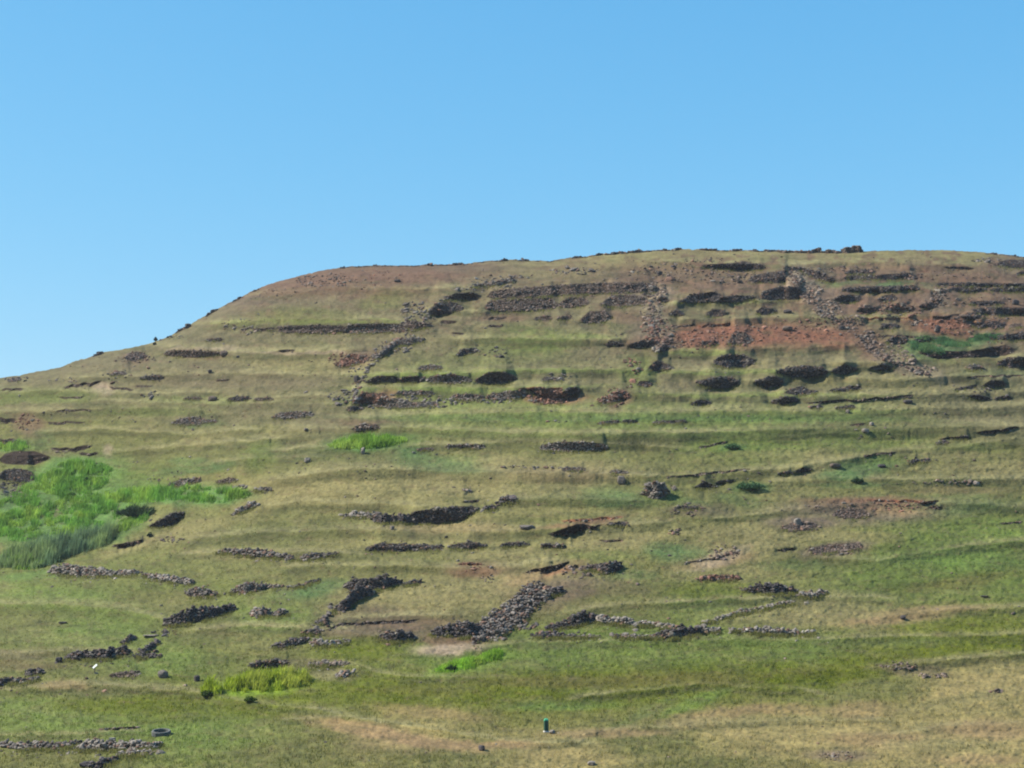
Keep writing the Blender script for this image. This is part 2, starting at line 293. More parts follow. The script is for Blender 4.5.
# dry stone work: crop, build (R = face held against the slope, F = free standing), stone colour, points (x, top, bottom), label
WALLS = [
 # --- highest terraces
 ('g','R','brown','493,291,299 512,289,298 560,285,296 600,283,294 630,283,293 648,283,292','longest and highest brown retaining wall on the upper terraces'),
 ('g','R','brown','491,301,311 512,299,312 532,298,311 551,298,309','brown retaining wall just under the left half of the longest wall'),
 ('C','R','brown','195,290,310 230,268,312 290,275,305','small rounded wall directly below the middle of the longest wall'),
 ('C','R','brown','355,295,302 400,262,308 460,260,306 520,265,300','brown retaining wall under the right end of the longest wall'),
 ('C','R','brown','275,355,368 310,325,375 370,325,370 400,345,352','oval brown stone face two rows below the longest wall'),
 ('C','R','brown','95,350,362 150,343,360','low scrap of wall left of the oval brown stone face'),
 ('C','R','brown','190,350,360 225,342,360','tiny stone heap beside the oval brown stone face'),
 ('B','R','dark','690,320,340 730,290,340 770,285,335 815,300,325','dark wedge of stones at the head of the left diagonal track'),
 ('B','R','dark','755,270,282 800,255,282 860,250,280 895,262,275','flat dark wall just above the wedge of stones'),
 ('B','F','brown','600,350,395 640,360,400 700,365,385','rubble heap in the upper bend of the left diagonal track'),
 ('B','F','grey','480,490,518 500,483,516 560,440,465 620,420,460 665,425,445','slanting line of stones on the left diagonal track'),
 ('B','R','brown','0,395,408 70,390,402','left end of the thin stone row under the brown hilltop'),
 ('B','R','brown','110,385,412 240,380,415 350,385,412','reddish middle stretch of the thin stone row under the brown hilltop'),
 ('B','R','grey','370,380,415 470,375,412 600,378,408','right stretch of the thin stone row touching the diagonal track'),
 ('B','R','red','340,520,550 380,495,545 430,500,530','patch of reddish rubble left of the diagonal track foot'),
 ('B','R','dark','450,600,615 480,585,615 550,585,612 580,595,605','leftmost dark wall in the row of four below the diagonal track'),
 ('B','R','dark','590,588,612 650,585,612','shortest dark wall in the row of four below the diagonal track'),
 ('B','R','grey','700,585,612 780,575,615 850,590,610','third grey wall in the row of four below the diagonal track'),
 ('B','R','dark','880,598,610 930,570,618 1000,570,618 1024,580,605','rightmost rounded wall in the row of four below the diagonal track'),
 ('B','R','grey','655,548,562 700,538,562 740,545,558','small stone patch above the row of four walls'),
 ('B','R','dark','800,500,505 830,475,503 880,475,490','dark stone clump alone on the grass right of the diagonal track'),
 ('B','R','red','390,675,695 430,650,698 510,655,690','reddish tumbled stones below the leftmost of the four walls'),
 ('B','R','grey','490,680,710 560,675,715 640,690,712 720,685,705','pale grey loose wall under the row of four walls'),
 ('B','R','grey','570,645,662 640,643,662 700,645,662','thin upper stone line over the pale grey loose wall'),
 ('B','R','grey','790,660,680 850,655,685 900,660,680','grey tumbled wall right of the pale grey loose wall'),
 ('B','R','grey','75,740,755 120,728,758 215,728,748','short dark-topped wall alone on the grass left of centre'),
 ('B','R','brown','0,672,684 60,670,682','faint low stone strip left of the four walls row'),
 ('B','R','dark','380,705,728 412,698,725','small dark block at the foot of the reddish tumbled stones'),
 ('B','F','grey','870,215,228 950,200,225 1024,185,210','loose stone line climbing to the brow left of the longest wall'),
 ('g','R','grey','491,394,400 512,391,400 522,390,397','low grey wall left of the red earth cut with rubble'),
 ('C','R','dark','75,635,650 110,630,665 140,635,660','rounded dark stones left of the red rubble cut'),
 ('C','R','red','120,652,695 200,642,695','red rubble spilling from the earth cut below the terraces'),
 ('C','R','dark','205,650,670 225,632,664 255,628,655','dark stones at the right end of the red rubble cut'),
 ('C','R','red','345,680,692 390,660,695 440,640,685','reddish slanting stones at the foot of the central track'),
 ('C','R','grey','130,590,605 200,590,605','thin stone strip above the red rubble cut'),
 ('C','R','brown','390,445,465 430,448,465','brown stone scrap left of the red earth slope'),
 ('C','F','grey','540,215,250 570,215,252','upright pale stub at the right end of the longest wall'),
 ('C','R','dark','595,265,290 615,270,292','narrow dark stone face beside the central stone track'),
 ('C','R','dark','475,455,470 530,440,475 575,440,465','dark rubble where the central track meets the red slope'),
 ('C','R','dark','580,480,490 600,455,490 630,455,475','small dark heap at the lower left corner of the red slope'),
 # --- right of the central track
 ('C','R','dark','670,285,292 720,258,293 800,248,292 830,255,290','long dark wedge wall right of the central stone track'),
 ('C','R','dark','835,270,290 900,262,290 970,268,280','brownish low wall joined to the long dark wedge wall'),
 ('C','R','dark','640,325,345 660,318,348 685,335,342','leftmost small dark niche above the red slope'),
 ('C','R','dark','780,330,345 810,315,350 840,320,345','middle small dark niche above the red slope'),
 ('g','R','dark','757,311,314 762,307,315 768,308,315 776,311,313','right small dark niche above the red slope'),
 ('C','R','dark','765,140,150 850,135,155 930,128,162 1000,140,160','jagged dark wall just below the skyline right of centre'),
 ('g','R','dark','749,278,281 760,274,283 768,273,283 785,271,283','dark stone face above the square dark wall'),
 ('g','R','dark','762,292,299 768,290,300 778,287,300 800,287,299','square dark wall, deepest black of the upper right terraces'),
 ('C','R','dark','765,445,462 820,445,462','flat dark stone patch inside the red slope'),
 ('C','R','brown','865,445,455 890,405,462 930,410,460','upright brown stone heap inside the red slope'),
 ('C','R','dark','550,545,560 580,522,565 630,540,560','ragged dark wall below the left corner of the red slope'),
 ('C','R','dark','810,520,540 850,500,552 930,500,552 970,520,535','large oval dark wall centred below the red slope'),
 ('C','R','dark','740,605,615 790,592,632 860,588,638 905,600,620','broad dark oval wall one step under the large oval wall'),
 ('C','R','dark','515,605,625 545,605,630','small dark stub one step below the ragged dark wall'),
 ('C','R','dark','720,690,700 750,680,705 780,683,700','little dark wall lowest under the broad dark oval wall'),
 ('g','R','dark','756,381,384 768,377,389 775,376,388 783,379,383','dark oval stones right of the broad dark oval wall'),
 # --- right slope
 ('D','R','dark','80,148,158 130,150,165 200,165,200 260,195,210','dark wall sloping down to the right near the skyline'),
 ('D','R','dark','320,162,178 350,160,178 420,160,177','upper strip of the stepped black wall near the skyline'),
 ('D','R','dark','318,181,200 430,182,200 520,174,200','lower strip of the stepped black wall near the skyline'),
 ('D','R','dark','535,170,195 565,172,200 595,190,198','pointed right end of the stepped black wall'),
 ('D','R','dark','300,235,245 400,225,252 500,225,250 590,222,242','long even dark wall beneath the stepped black wall'),
 ('D','R','dark','280,265,288 320,260,292 365,265,285','dark wall below the left end of the long even wall'),
 ('D','R','dark','455,265,290 500,258,285','short dark block below the middle of the long even wall'),
 ('D','R','dark','365,310,325 400,300,338 432,312,328','left one of two black oval niches in red soil'),
 ('D','R','dark','480,305,325 525,292,335 570,315,325','right and larger of two black oval niches in red soil'),
 ('D','R','dark','620,295,312 650,290,318','small ragged dark stones right of the two oval niches'),
 ('D','R','dark','680,212,222 800,212,226 1024,215,226','long thin dark wall reaching the right edge high up'),
 ('D','R','dark','735,230,240 790,228,252 870,235,245','dark wall hanging under the long thin wall, left one'),
 ('D','R','dark','895,235,245 960,228,250 1024,230,248','dark wall hanging under the long thin wall, right one'),
 ('D','R','dark','810,288,298 860,285,302 945,288,300','slim dark wall above the heavy right edge wall'),
 ('D','R','dark','840,315,335 900,308,342 1024,312,342','heavy dark wall running out of the right edge'),
 ('D','R','dark','795,335,355 820,332,360 850,338,350','dark block at the left tip of the heavy right edge wall'),
 ('D','R','dark','820,372,385 850,368,398 870,380,390','left dark oval under the heavy right edge wall'),
 ('D','R','dark','880,368,385 910,362,400 945,375,392','right dark oval under the heavy right edge wall'),
 ('D','R','brown','975,375,390 1010,375,390','small brown stones by the right edge under the heavy wall'),
 ('D','R','dark','860,420,425 900,412,440 940,420,440','dark wall above the green hollow, left of the edge wall'),
 ('D','R','dark','950,420,442 1024,410,442','dark wall above the green hollow, cut by the right edge'),
 ('D','R','dark','475,440,450 510,425,458 545,435,455','dark oval on bare soil left of the green hollow'),
 ('D','R','dark','585,438,450 620,428,452 662,428,440','dark slanting stones on the left rim of the green hollow'),
 ('D','R','dark','465,378,395 510,375,395','ragged dark stones over the bare soil above the hollow'),
 ('D','R','dark','35,565,575 90,548,590 160,542,592 222,555,578','wide dark wall, first of three in line below red slope'),
 ('D','R','dark','258,560,572 305,538,582 358,555,562','peaked dark wall, second of three in line below red slope'),
 ('D','R','dark','412,550,560 455,538,565 500,548,552','smallest dark wall, third of three in line below red slope'),
 ('D','R','dark','920,530,545 960,512,550 1024,508,550','black wall below the green hollow at the right edge'),
 ('D','F','grey','805,540,558 828,532,560 855,540,558','grey rock clump directly beneath the green hollow'),
 ('D','R','dark','80,640,655 130,630,662 190,645,655','ragged dark wall under the wide first wall of three'),
 ('D','R','dark','15,685,695 60,668,700 105,668,692','slanting dark stones above the bright green strip'),
 ('D','R','dark','258,635,645 310,632,648','left small dark patch under the peaked wall'),
 ('D','R','dark','315,625,640 360,625,642','right small dark patch under the peaked wall'),
 ('D','R','dark','275,708,718 340,700,715','thin dark stones on the bright green strip'),
 ('D','R','dark','172,705,715 208,702,715','tiny dark stones left on the bright green strip'),
 ('D','R','dark','750,635,642 830,620,632','slanting thin dark wall right of the bare pale slope'),
 ('D','R','dark','855,625,630 890,602,632 940,605,625','mounded dark wall near the right edge below the hollow'),
 ('D','R','dark','805,662,668 840,660,680 880,670,682','dark streak of stones lower right, left of a pair'),
 ('D','R','dark','915,668,682 960,662,680','dark streak of stones lower right, right of a pair'),
 ('D','R','dark','905,135,142 960,120,150 1024,122,155','black wall just below the skyline at the right edge'),
 ('D','R','dark','1000,170,180 1024,165,180','small black wall at the right edge under the skyline wall'),
 # --- left slope
 ('A','R','brown','670,205,222 740,200,230 810,205,228 870,208,222','brown stone strip on the track under the left ridge'),
 ('A','R','dark','525,210,245 565,208,240','dark rocks in the reddish scar below the left ridge'),
 ('A','R','dark','830,155,165 885,152,165','small dark stones between the track and the left ridge'),
 ('A','R','grey','450,290,305 495,285,302','left grey stone patch on the far left hillside'),
 ('A','R','grey','575,305,320 640,298,320','right grey stone patch on the far left hillside'),
 ('A','R','dark','920,390,405 950,386,406 990,385,402','dark low wall alone on the left grass slope'),
 ('A','R','brown','740,390,400 800,388,400','faint brown stones left of the dark low wall'),
 ('A','R','grey','40,315,328 70,310,325','grey rocks on the ridge at the far left'),
 ('H','R','grey','690,88,98 740,70,102 800,68,100','grey wall below a bare earth lip on the left slope'),
 ('H','R','grey','815,80,92 860,78,92','short grey wall piece right of the earth lip wall'),
 ('H','R','grey','675,335,342 720,318,345 795,312,330','pale grey wall at the upper edge of the lush gully'),
 ('H','R','brown','875,322,335 915,312,332 940,312,325','small brown wall right of the pale grey gully wall'),
 ('H','R','dark','600,500,508 640,480,510 690,452,505 735,450,470','dark wall slanting out of the lush gully grass'),
 ('H','F','light','930,450,462 970,415,450 1015,398,430','pale rubble wall climbing right of the lush gully'),
 ('H','F','light','195,670,690 250,650,700 340,660,705 450,675,705 540,675,700','pale rubble wall along the lower rim of the gully, left half'),
 ('H','F','light','575,690,705 650,695,725 760,710,740','pale rubble wall along the lower rim of the gully, right half'),
 ('H','F','grey','870,600,612 930,588,615 1024,590,628 1100,602,632 1164,615,640','grey broken wall across the grass right of the gully'),
 ('H','R','dark','20,280,320 60,275,330 110,280,330','dark rocks below the overhanging bank at the left edge'),
 ('E','F','grey','5,350,362 60,345,365','loose grey stones at the right tip of the lush gully'),
 # --- middle slope
 ('E','F','light','335,455,465 400,442,468 480,445,465','scattered pale stones left of the big curved wall'),
 ('E','F','dark','480,455,485 500,448,495 590,450,488','dark broken stones touching the big curved wall'),
 ('E','R','dark','600,470,495 640,445,497 750,432,494 830,425,480 885,432,445','big curved dark retaining wall in the middle of the slope'),
 ('E','R','dark','440,592,602 500,573,608 620,578,605 735,582,602','long low dark wall below the big curved wall'),
 ('E','R','dark','780,580,595 850,568,600 920,578,590','short dark wall in line right of the long low wall'),
 ('g','R','dark','502,544,547 512,542,547 527,543,546','last tiny stone strip in line with the long low wall'),
 ('E','F','grey','170,635,640 210,605,640 265,610,635','grey stone wall piece right of the grey broken wall'),
 ('E','F','dark','290,610,625 320,602,622','small dark stones at the end of the grey broken wall'),
 ('E','F','dark','920,420,442 950,415,440','low dark stones beside the dark boulder group'),
 ('g','F','dark','497,504,507 502,495,503 512,494,503 518,497,501','dark boulder group right above the big curved wall end'),
 ('E','R','light','770,180,195 905,178,195','thin pale wall above the green bank in the middle'),
 ('E','R','grey','655,192,205 705,190,203','few grey stones by the right tip of the tall grass patch'),
 ('E','R','brown','400,105,122 440,95,125 485,100,118','brown stone patch above the bright tall grass patch'),
 ('F','R','light','125,180,202 180,168,207 290,168,208 362,175,205','neat pale grey wall alone on the central green bank'),
 ('F','R','grey','350,88,98 420,80,95','left pale stones on the bright green band'),
 ('F','R','grey','450,80,92 495,80,92','middle pale stones on the bright green band'),
 ('F','R','grey','570,85,95 690,80,92','right pale stone row on the bright green band'),
 ('F','R','dark','735,345,352 770,325,358 815,345,352','dark humped stones right of the two faced cairn'),
 ('F','R','dark','825,325,338 885,318,328','small dark streak between humped stones and green shrub'),
 ('F','R','dark','665,423,438 740,430,437','thin dark stones below the two faced cairn'),
 ('F','R','dark','390,492,502 450,488,505','dark stones right of the black earth cut'),
 ('F','F','brown','295,655,680 335,650,682','brown rocks touching the black boulder mound on the left'),
 ('F','F','dark','345,655,685 380,640,698 410,642,692 440,655,672','black boulder mound above the big tumbled wall'),
 ('F','R','dark','130,575,592 210,582,595','low dark stones under the black earth cut'),
 ('F','R','grey','400,280,292 460,285,295','small grey stones up the slope left of the cairn'),
 ('F','R','grey','210,270,285 280,270,285','faint grey stones on the dry band left of the cairn'),
 ('F','R','red','755,710,722 830,702,724 900,705,722','reddish stones in a scrape above the right enclosure wall'),
 ('G','R','dark','50,290,300 85,285,300','small left one of two dark stone humps right of centre'),
 ('G','R','dark','105,285,292 140,270,292 170,275,285','larger right one of two dark stone humps'),
 ('G','R','dark','675,170,178 715,162,178','dark stones at the start of the thin ditch line'),
 ('G','R','dark','745,150,160 795,142,158','dark stones in the middle of the thin ditch line'),
 ('G','R','dark','568,245,255 590,235,255','left dark stones under the thin ditch line'),
 ('G','R','dark','605,240,250 640,235,250','right dark stones under the thin ditch line'),
 ('G','S','brown','65,505,522 120,480,525 190,500,518','brown boulders left below the bare reddish patch'),
 ('G','S','brown','280,440,470 330,430,475 390,445,470','brown boulders in the middle of the bare reddish patch'),
 ('G','S','brown','175,590,612 240,580,615 360,570,600','brown flat rubble in the lower bare patch'),
 # --- foot of the hill
 ('g','F','dark','353,577,591 370,575,591 385,573,589 396,577,586','dark rubble wall forming the top of an angle'),
 ('g','F','dark','334,607,611 345,597,611 355,585,603 366,584,598','dark rubble wall running down from the angle'),
 ('E','F','dark','600,725,742 650,712,738','small stones right of the dark wall angle'),
 ('g','F','grey','231,589,593 243,582,593 256,581,592 266,583,588','grey mounded wall left of the string of stone pieces'),
 ('E','F','grey','55,735,752 105,738,750','first piece in the string right of the mounded wall'),
 ('E','F','grey','130,742,752 190,735,748','second piece in the string right of the mounded wall'),
 ('E','F','dark','205,725,737 250,712,727','last upper piece in the string by the teal grass'),
 ('J','F','grey','0,125,162 20,118,165 40,128,160','round grey stone pile, left one of two under the string'),
 ('J','F','grey','65,145,160 95,128,162 130,140,155','flat grey stone pile, right one of two under the string'),
 ('I','F','grey','760,50,80 800,35,86 830,50,82 870,60,80','grey pile at the lower end of the gully rim wall'),
 ('I','F','dark','655,175,200 690,150,200 760,120,190 860,115,165 920,105,145','thick dark wall curving up on the lower left'),
 ('I','F','dark','560,300,325 590,270,300 625,258,275','thin slanting stones below the thick dark curved wall'),
 ('I','F','dark','555,310,330 635,305,327','low stones at the bottom of the thin slanting line'),
 ('I','F','dark','262,320,335 300,295,338 350,295,335','left part of the dark ruined wall above the white sign'),
 ('I','F','dark','352,300,335 420,285,335 500,275,315','right part of the dark ruined wall above the white sign'),
 ('I','F','dark','495,250,275 520,230,258','two stones rising at the end of the dark ruined wall'),
 ('I','F','dark','115,375,400 155,362,398','dark block stones left of the white sign'),
 ('I','F','dark','0,405,442 40,405,428','dark rubble at the left edge level with the sign'),
 ('I','F','grey','42,412,430 90,405,432 150,402,415','grey rubble joining the dark stones at the left edge'),
 ('I','R','brown','450,390,405 500,384,407 540,382,405','low brown stones right of the white sign'),
 ('I','F','grey','0,662,682 50,662,692 150,660,695 230,665,695 315,655,680','left stretch of the lowest wall, running to the left edge'),
 ('I','F','light','317,672,700 360,650,700 480,655,700 600,660,695 640,665,680','right stretch of the lowest wall, beneath the round trough'),
 ('I','F','light','480,702,722 550,697,720 600,698,708','second course of stones fallen under the lowest wall'),
 ('I','F','dark','350,748,772 390,730,772 460,720,745','dark stones cut by the bottom edge of the picture'),
 ('J','F','dark','490,235,245 520,215,262 570,210,265 620,225,255','round dark stone heap left of the crescent shelter'),
 ('J','F','dark','65,275,288 110,260,290 150,245,280 195,242,265','dark low wall left of the small dry hollow'),
 ('J','F','dark','190,220,235 245,205,232','dark stones climbing toward the dry hollow'),
 ('J','F','dark','250,180,195 275,165,190','highest small stones of the climbing dark line'),
 ('J','F','light','240,245,280 290,260,278 365,250,268','pale stones along the bottom of the dry hollow'),
 ('J','F','dark','705,215,235 740,195,240 830,172,247 870,180,245 895,195,235','dark crescent stone shelter above the bare sandy patch'),
 ('g','S','grey','473,634,645 486,618,641 506,606,635 512,601,630 527,586,620 535,585,610 541,586,603','massive tumbled grey wall rising right from the sandy patch'),
 ('J','F','grey','220,345,358 350,348,358','pale line of stones above the yellow green bush'),
 ('J','F','light','340,378,408 385,370,398','pale stones right of the yellow green bush'),
 ('J','R','dark','0,345,370 60,338,368 120,335,362','loose dark stones above the yellow green bush'),
 ('K','F','dark','100,225,245 140,215,248 205,225,245','left corner stones of the long low enclosure'),
 ('K','F','dark','155,195,218 185,180,215 210,165,210','short wall climbing the left side of the enclosure'),
 ('K','F','dark','212,180,208 250,142,205 290,138,188 335,150,182','dark tall corner of the enclosure, upper left'),
 ('K','F','light','337,155,185 440,160,195 560,180,200 640,190,210','pale upper wall of the long enclosure'),
 ('K','F','dark','600,215,250 640,205,250 680,192,245 745,198,235','dark right corner mound of the long enclosure'),
 ('K','F','light','747,195,225 830,205,225','pale stones just right of the enclosure corner mound'),
 ('K','F','grey','210,232,248 350,237,248','low left stones of the enclosure front wall'),
 ('K','F','grey','415,232,248 600,236,250','low right stones of the enclosure front wall'),
 ('K','F','light','885,205,222 1024,200,232 1090,210,238 1204,222,232','long pale low wall in the grass right of the enclosure'),
 ('K','F','light','770,180,190 860,150,170 900,140,155','pale stone line climbing right from the enclosure'),
 ('K','F','light','910,135,150 940,125,152','small pale pile on the climbing stone line'),
 ('K','F','light','950,132,142 1024,115,130 1124,95,110','upper end of the climbing pale stone line'),
 ('g','F','dark','744,588,592 758,582,593 770,581,594 783,583,594 797,588,593','dark rounded stone heap right above the climbing line'),
 ('g','F','light','800,592,597 815,592,598 826,589,594','pale stones trailing right from the dark rounded heap'),
 ('K','F','dark','160,45,80 190,35,75','dark stones beside the top of the massive tumbled wall'),
]

# loose stones: crop, centre x, y, half width, half height, number, stone size in m, colour
SCREE = [
 ('B',270,205,110,30,140,.35,'brown'),('B',60,250,110,40,60,.3,'brown'),('B',450,200,160,40,60,.3,'red'),('B',640,330,60,45,120,.4,'grey'),('B',560,465,70,30,90,.35,'grey'),
 ('B',520,480,50,30,50,.35,'grey'),('B',400,560,30,40,25,.35,'grey'),('B',350,670,60,30,50,.35,'grey'),('B',300,400,300,18,150,.3,'brown'),('B',600,690,230,32,220,.35,'grey'),
 ('B',950,210,90,30,90,.35,'grey'),('B',860,240,60,15,30,.3,'grey'),('B',340,520,50,30,60,.35,'red'),('B',960,680,90,18,60,.35,'grey'),('B',960,490,70,20,25,.3,'dark'),
 ('C',580,250,40,45,140,.32,'pale'),('C',560,330,50,60,170,.3,'pale'),('C',580,400,70,50,140,.4,'red'),('C',600,460,60,30,90,.34,'brown'),('C',720,440,120,40,130,.35,'red'),
 ('C',900,420,120,50,120,.35,'red'),('C',150,670,90,30,130,.4,'red'),('C',410,670,40,40,50,.35,'red'),('C',480,530,40,20,40,.3,'red'),('C',640,170,180,40,150,.35,'brown'),
 ('C',870,190,140,30,110,.35,'brown'),('C',250,165,110,15,60,.4,'grey'),('C',50,188,60,8,30,.35,'grey'),('C',760,120,90,12,40,.3,'dark'),('C',180,590,60,14,35,.3,'grey'),
 ('D',110,185,40,40,90,.34,'pale'),('D',175,255,45,45,160,.34,'pale'),('D',240,315,60,40,200,.34,'pale'),('D',330,370,60,30,120,.34,'brown'),('D',400,440,40,45,120,.36,'brown'),
 ('D',480,490,80,35,120,.32,'pale'),('D',560,520,40,20,40,.4,'pale'),('D',620,560,60,15,30,.35,'pale'),('D',150,400,180,50,150,.3,'red'),('D',500,320,160,30,110,.4,'red'),('D',690,265,40,40,100,.34,'brown'),
 ('D',740,390,90,35,120,.35,'red'),('D',600,375,40,15,30,.4,'pale'),('D',870,290,140,20,70,.35,'brown'),('D',300,160,200,12,70,.35,'brown'),('D',560,185,60,18,30,.4,'brown'),
 ('D',700,180,220,20,70,.3,'brown'),('D',860,355,120,14,70,.35,'brown'),('D',870,120,60,12,50,.35,'grey'),('D',890,640,80,15,25,.35,'dark'),
 ('F',600,360,60,20,20,.3,'pale'),('F',700,440,70,25,50,.3,'brown'),('F',100,270,150,8,40,.25,'grey'),('F',260,690,60,25,40,.35,'brown'),('F',650,530,30,16,18,.35,'brown'),('F',850,610,70,30,60,.25,'brown'),
 ('F',170,85,60,6,12,.2,'grey'),('F',830,715,80,12,40,.3,'red'),
 ('G',330,430,170,35,100,.2,'brown'),('G',130,510,80,20,60,.35,'brown'),('G',260,600,110,25,80,.2,'brown'),('G',720,332,150,10,50,.3,'pale'),('G',540,430,150,20,60,.25,'red'),
 ('H',60,350,70,50,110,.4,'dark'),('H',110,90,45,35,50,.35,'red'),('H',690,560,50,14,40,.35,'brown'),('H',30,165,60,12,30,.35,'dark'),('H',640,320,60,8,12,.3,'grey'),('H',960,350,40,10,14,.35,'grey'),
 ('A',540,235,90,18,60,.35,'brown'),('A',470,300,60,20,30,.35,'grey'),('A',600,380,40,15,14,.35,'grey'),('A',60,318,60,10,30,.35,'grey'),('A',250,320,70,15,25,.3,'grey'),('A',770,215,120,15,50,.3,'brown'),
 ('A',690,150,60,10,20,.4,'dark'),('A',950,100,80,25,40,.35,'grey'),('A',1000,120,40,20,30,.4,'pale'),
 ('E',410,465,80,12,40,.3,'pale'),('E',890,675,70,25,50,.18,'red'),('E',930,715,30,20,14,.3,'pale'),('E',860,365,40,12,12,.3,'pale'),
 ('J',290,350,90,12,60,.3,'pale'),('J',40,360,70,14,50,.3,'dark'),('J',360,395,30,18,20,.25,'pale'),('J',260,200,30,30,20,.35,'grey'),
 ('J',940,250,60,16,60,.35,'grey'),('K',30,200,70,20,60,.35,'grey'),('K',220,240,120,10,30,.3,'grey'),('K',500,242,120,8,40,.3,'grey'),
 ('M',520,360,90,18,70,.25,'brown'),('M',650,400,70,10,50,.25,'pale'),('M',280,720,80,18,50,.14,'pale'),('M',170,75,60,14,50,.3,'pale'),('M',910,462,25,8,10,.3,'brown'),
 ('I',560,710,90,12,50,.3,'pale'),('I',660,230,50,14,25,.3,'dark'),('I',500,398,60,10,25,.25,'brown'),('I',740,437,14,4,5,.25,'pale'),('I',590,300,40,25,20,.3,'dark'),
]
# single boulders: crop, x, y (foot), width m, height m, colour, label
BOULDERS = [
 ('B',402,608,.7,.9,'dark','dark upright stone on the slope left of the four walls'),
 ('B',565,208,1.0,.4,'dark','flat dark stone on the brown hilltop'),
 ('A',752,112,.9,.7,'dark','dark boulder on the left ridge line'),
 ('A',840,292,.6,.5,'dark','single dark stone on the left grass slope below the track'),
 ('A',895,222,1.2,.7,'brown','brown boulder at the right end of the track stones'),
 ('A',850,402,1.2,.6,'brown','brown stone left of the dark low wall on grass'),
 ('E',205,250,.7,.6,'light','pale stone on the bank left of the tall grass patch'),
 ('E',428,216,.45,.8,'light','pale upright stone in front of the tall grass patch'),
 ('E',545,518,.4,.4,'grey','lone stone just below the big curved wall'),
 ('E',200,122,.5,.3,'grey','small stone left of the brown stone patch'),
 ('F',438,335,.9,.9,'grey','grey boulder up the slope left of the cairn'),
 ('F',60,515,1.6,.4,'grey','flat pale stone left of the black earth cut'),
 ('G',390,130,.9,.5,'light','bright white stone on the dark green bank at the right'),
 ('G',415,102,.5,.4,'light','small pale stone above the bright white stone'),
 ('G',455,270,.9,.4,'dark','dark stone in the teal grass on the right'),
 ('G',118,500,.7,.7,'light','pale boulder on the brown boulder pile'),
 ('G',270,268,1.2,.4,'brown','brown stone right of the two dark stone humps'),
 ('I',236,345,.6,.5,'dark','small dark stone left of the dark ruined wall'),
 ('I',652,405,.9,.6,'grey','grey stone alone in the grass right of the sign'),
 ('I',788,420,.5,.5,'dark','tiny dark stone above the yellow green bush'),
 ('I',250,190,.8,.2,'dark','dark flat stone in the lower left grass'),
 ('I',600,240,1.4,.12,'light','flat pale stone at the foot of the thick dark wall'),
 ('J',903,697,.4,.35,'dark','small dark stone in the dry grass left of the green post'),
 ('K',162,630,.35,.25,'light','pale stone at the foot of the green post'),
 ('K',318,756,.5,.25,'light','pale stone at the bottom edge right of the green post'),
 ('M',540,172,.5,.35,'dark','dark stone on the pale dry strip at the right'),
 ('M',865,82,.8,.1,'dark','flat dark slab in the right grass'),
 ('C',590,178,.8,.5,'dark','dark stone on the dry slope above the longest wall'),
 ('D',680,404,.7,.8,'dark','dark upright stone in the red soil above the green hollow'),
 ('D',78,332,1.2,.5,'dark','dark stone on the grass below the square dark wall'),
 ('D',78,402,1.5,.6,'brown','brown stone lying on the red slope'),
 ('D',295,398,.9,.5,'dark','dark stone at the right rim of the red slope'),
 ('D',560,692,1.2,.4,'dark','dark stone on dry grass right of the thin earth cut'),
 ('D',672,408,.5,.5,'brown','small brown stone leaning on the dark upright stone'),
 ('D',990,298,1.0,.7,'dark','dark stone by the right edge above the heavy wall'),
]
# stones on the skyline: u0, u1, height m, number, label
SKYLINE = [
 (843,863,1.2,90,'ruined stone hut remains, tallest thing on the skyline','brown'),
 (812,821,.75,26,'pointed rock pile left of the ruined hut on the skyline','dark'),
 (765,776,.5,24,'low rock pile at the left end of the skyline stones','dark'),
 (776,843,.4,110,'line of low stones along the skyline toward the ruined hut','brown'),
 (590,682,.34,60,'dark stones along the skyline above the longest wall','dark'),
 (700,764,.34,36,'scattered skyline stones left of the low rock pile','dark'),
 (478,528,.42,40,'dark stones on the brow above the loose stone line','dark'),
 (425,475,.34,26,'small stones on the brow at the top of the brown hilltop','dark'),
 (536,544,.35,9,'small dark pile on the skyline between two stone lines','dark'),
 (93,104,.4,14,'dark rocks on the step of the left ridge','dark'),
 (176,190,.35,16,'rough rocks on the steep part of the left ridge','dark'),
 (206,218,.4,8,'few rocks highest on the steep left ridge','dark'),
 (340,420,.22,20,'sparse stones along the rounded top of the brown hilltop','dark'),
 (548,588,.26,20,'broken line of stones on the skyline above the longest wall left end','dark'),
 (226,246,.3,12,'stones on the left ridge just under the brown hilltop','dark'),
 (985,1026,.3,20,'stones on the falling skyline at the right edge','dark'),
]

# ------------------------------------------------------------------ the hillside, one sheet
uc = np.arange(-220, 1245, 1.1)
_o = 4.0 * 1.07 ** np.arange(0, 62); _o = np.cumsum(_o); _o = _o[_o < 3300]
ucols = np.concatenate([(-220 - _o)[::-1], uc, 1245 + _o])
NR = 760
tt = np.linspace(0, 1, NR)
tt = tt ** 1.0
UU, TT = np.meshgrid(ucols, tt)
# small lumps on the skyline
crest_lump = 0.9 * fbm(ucols / 9.0, ucols * 0 + .5, 41, 3) + 0.6 * fbm(ucols / 3.0, ucols * 0 + .5, 43, 2)
crest_cols = crest(ucols)
V = crest_cols[None, :] + TT * (768.0 + 6 - crest_cols[None, :]) + crest_lump[None, :] * np.exp(-TT * 60)
R = base_R(UU, V)

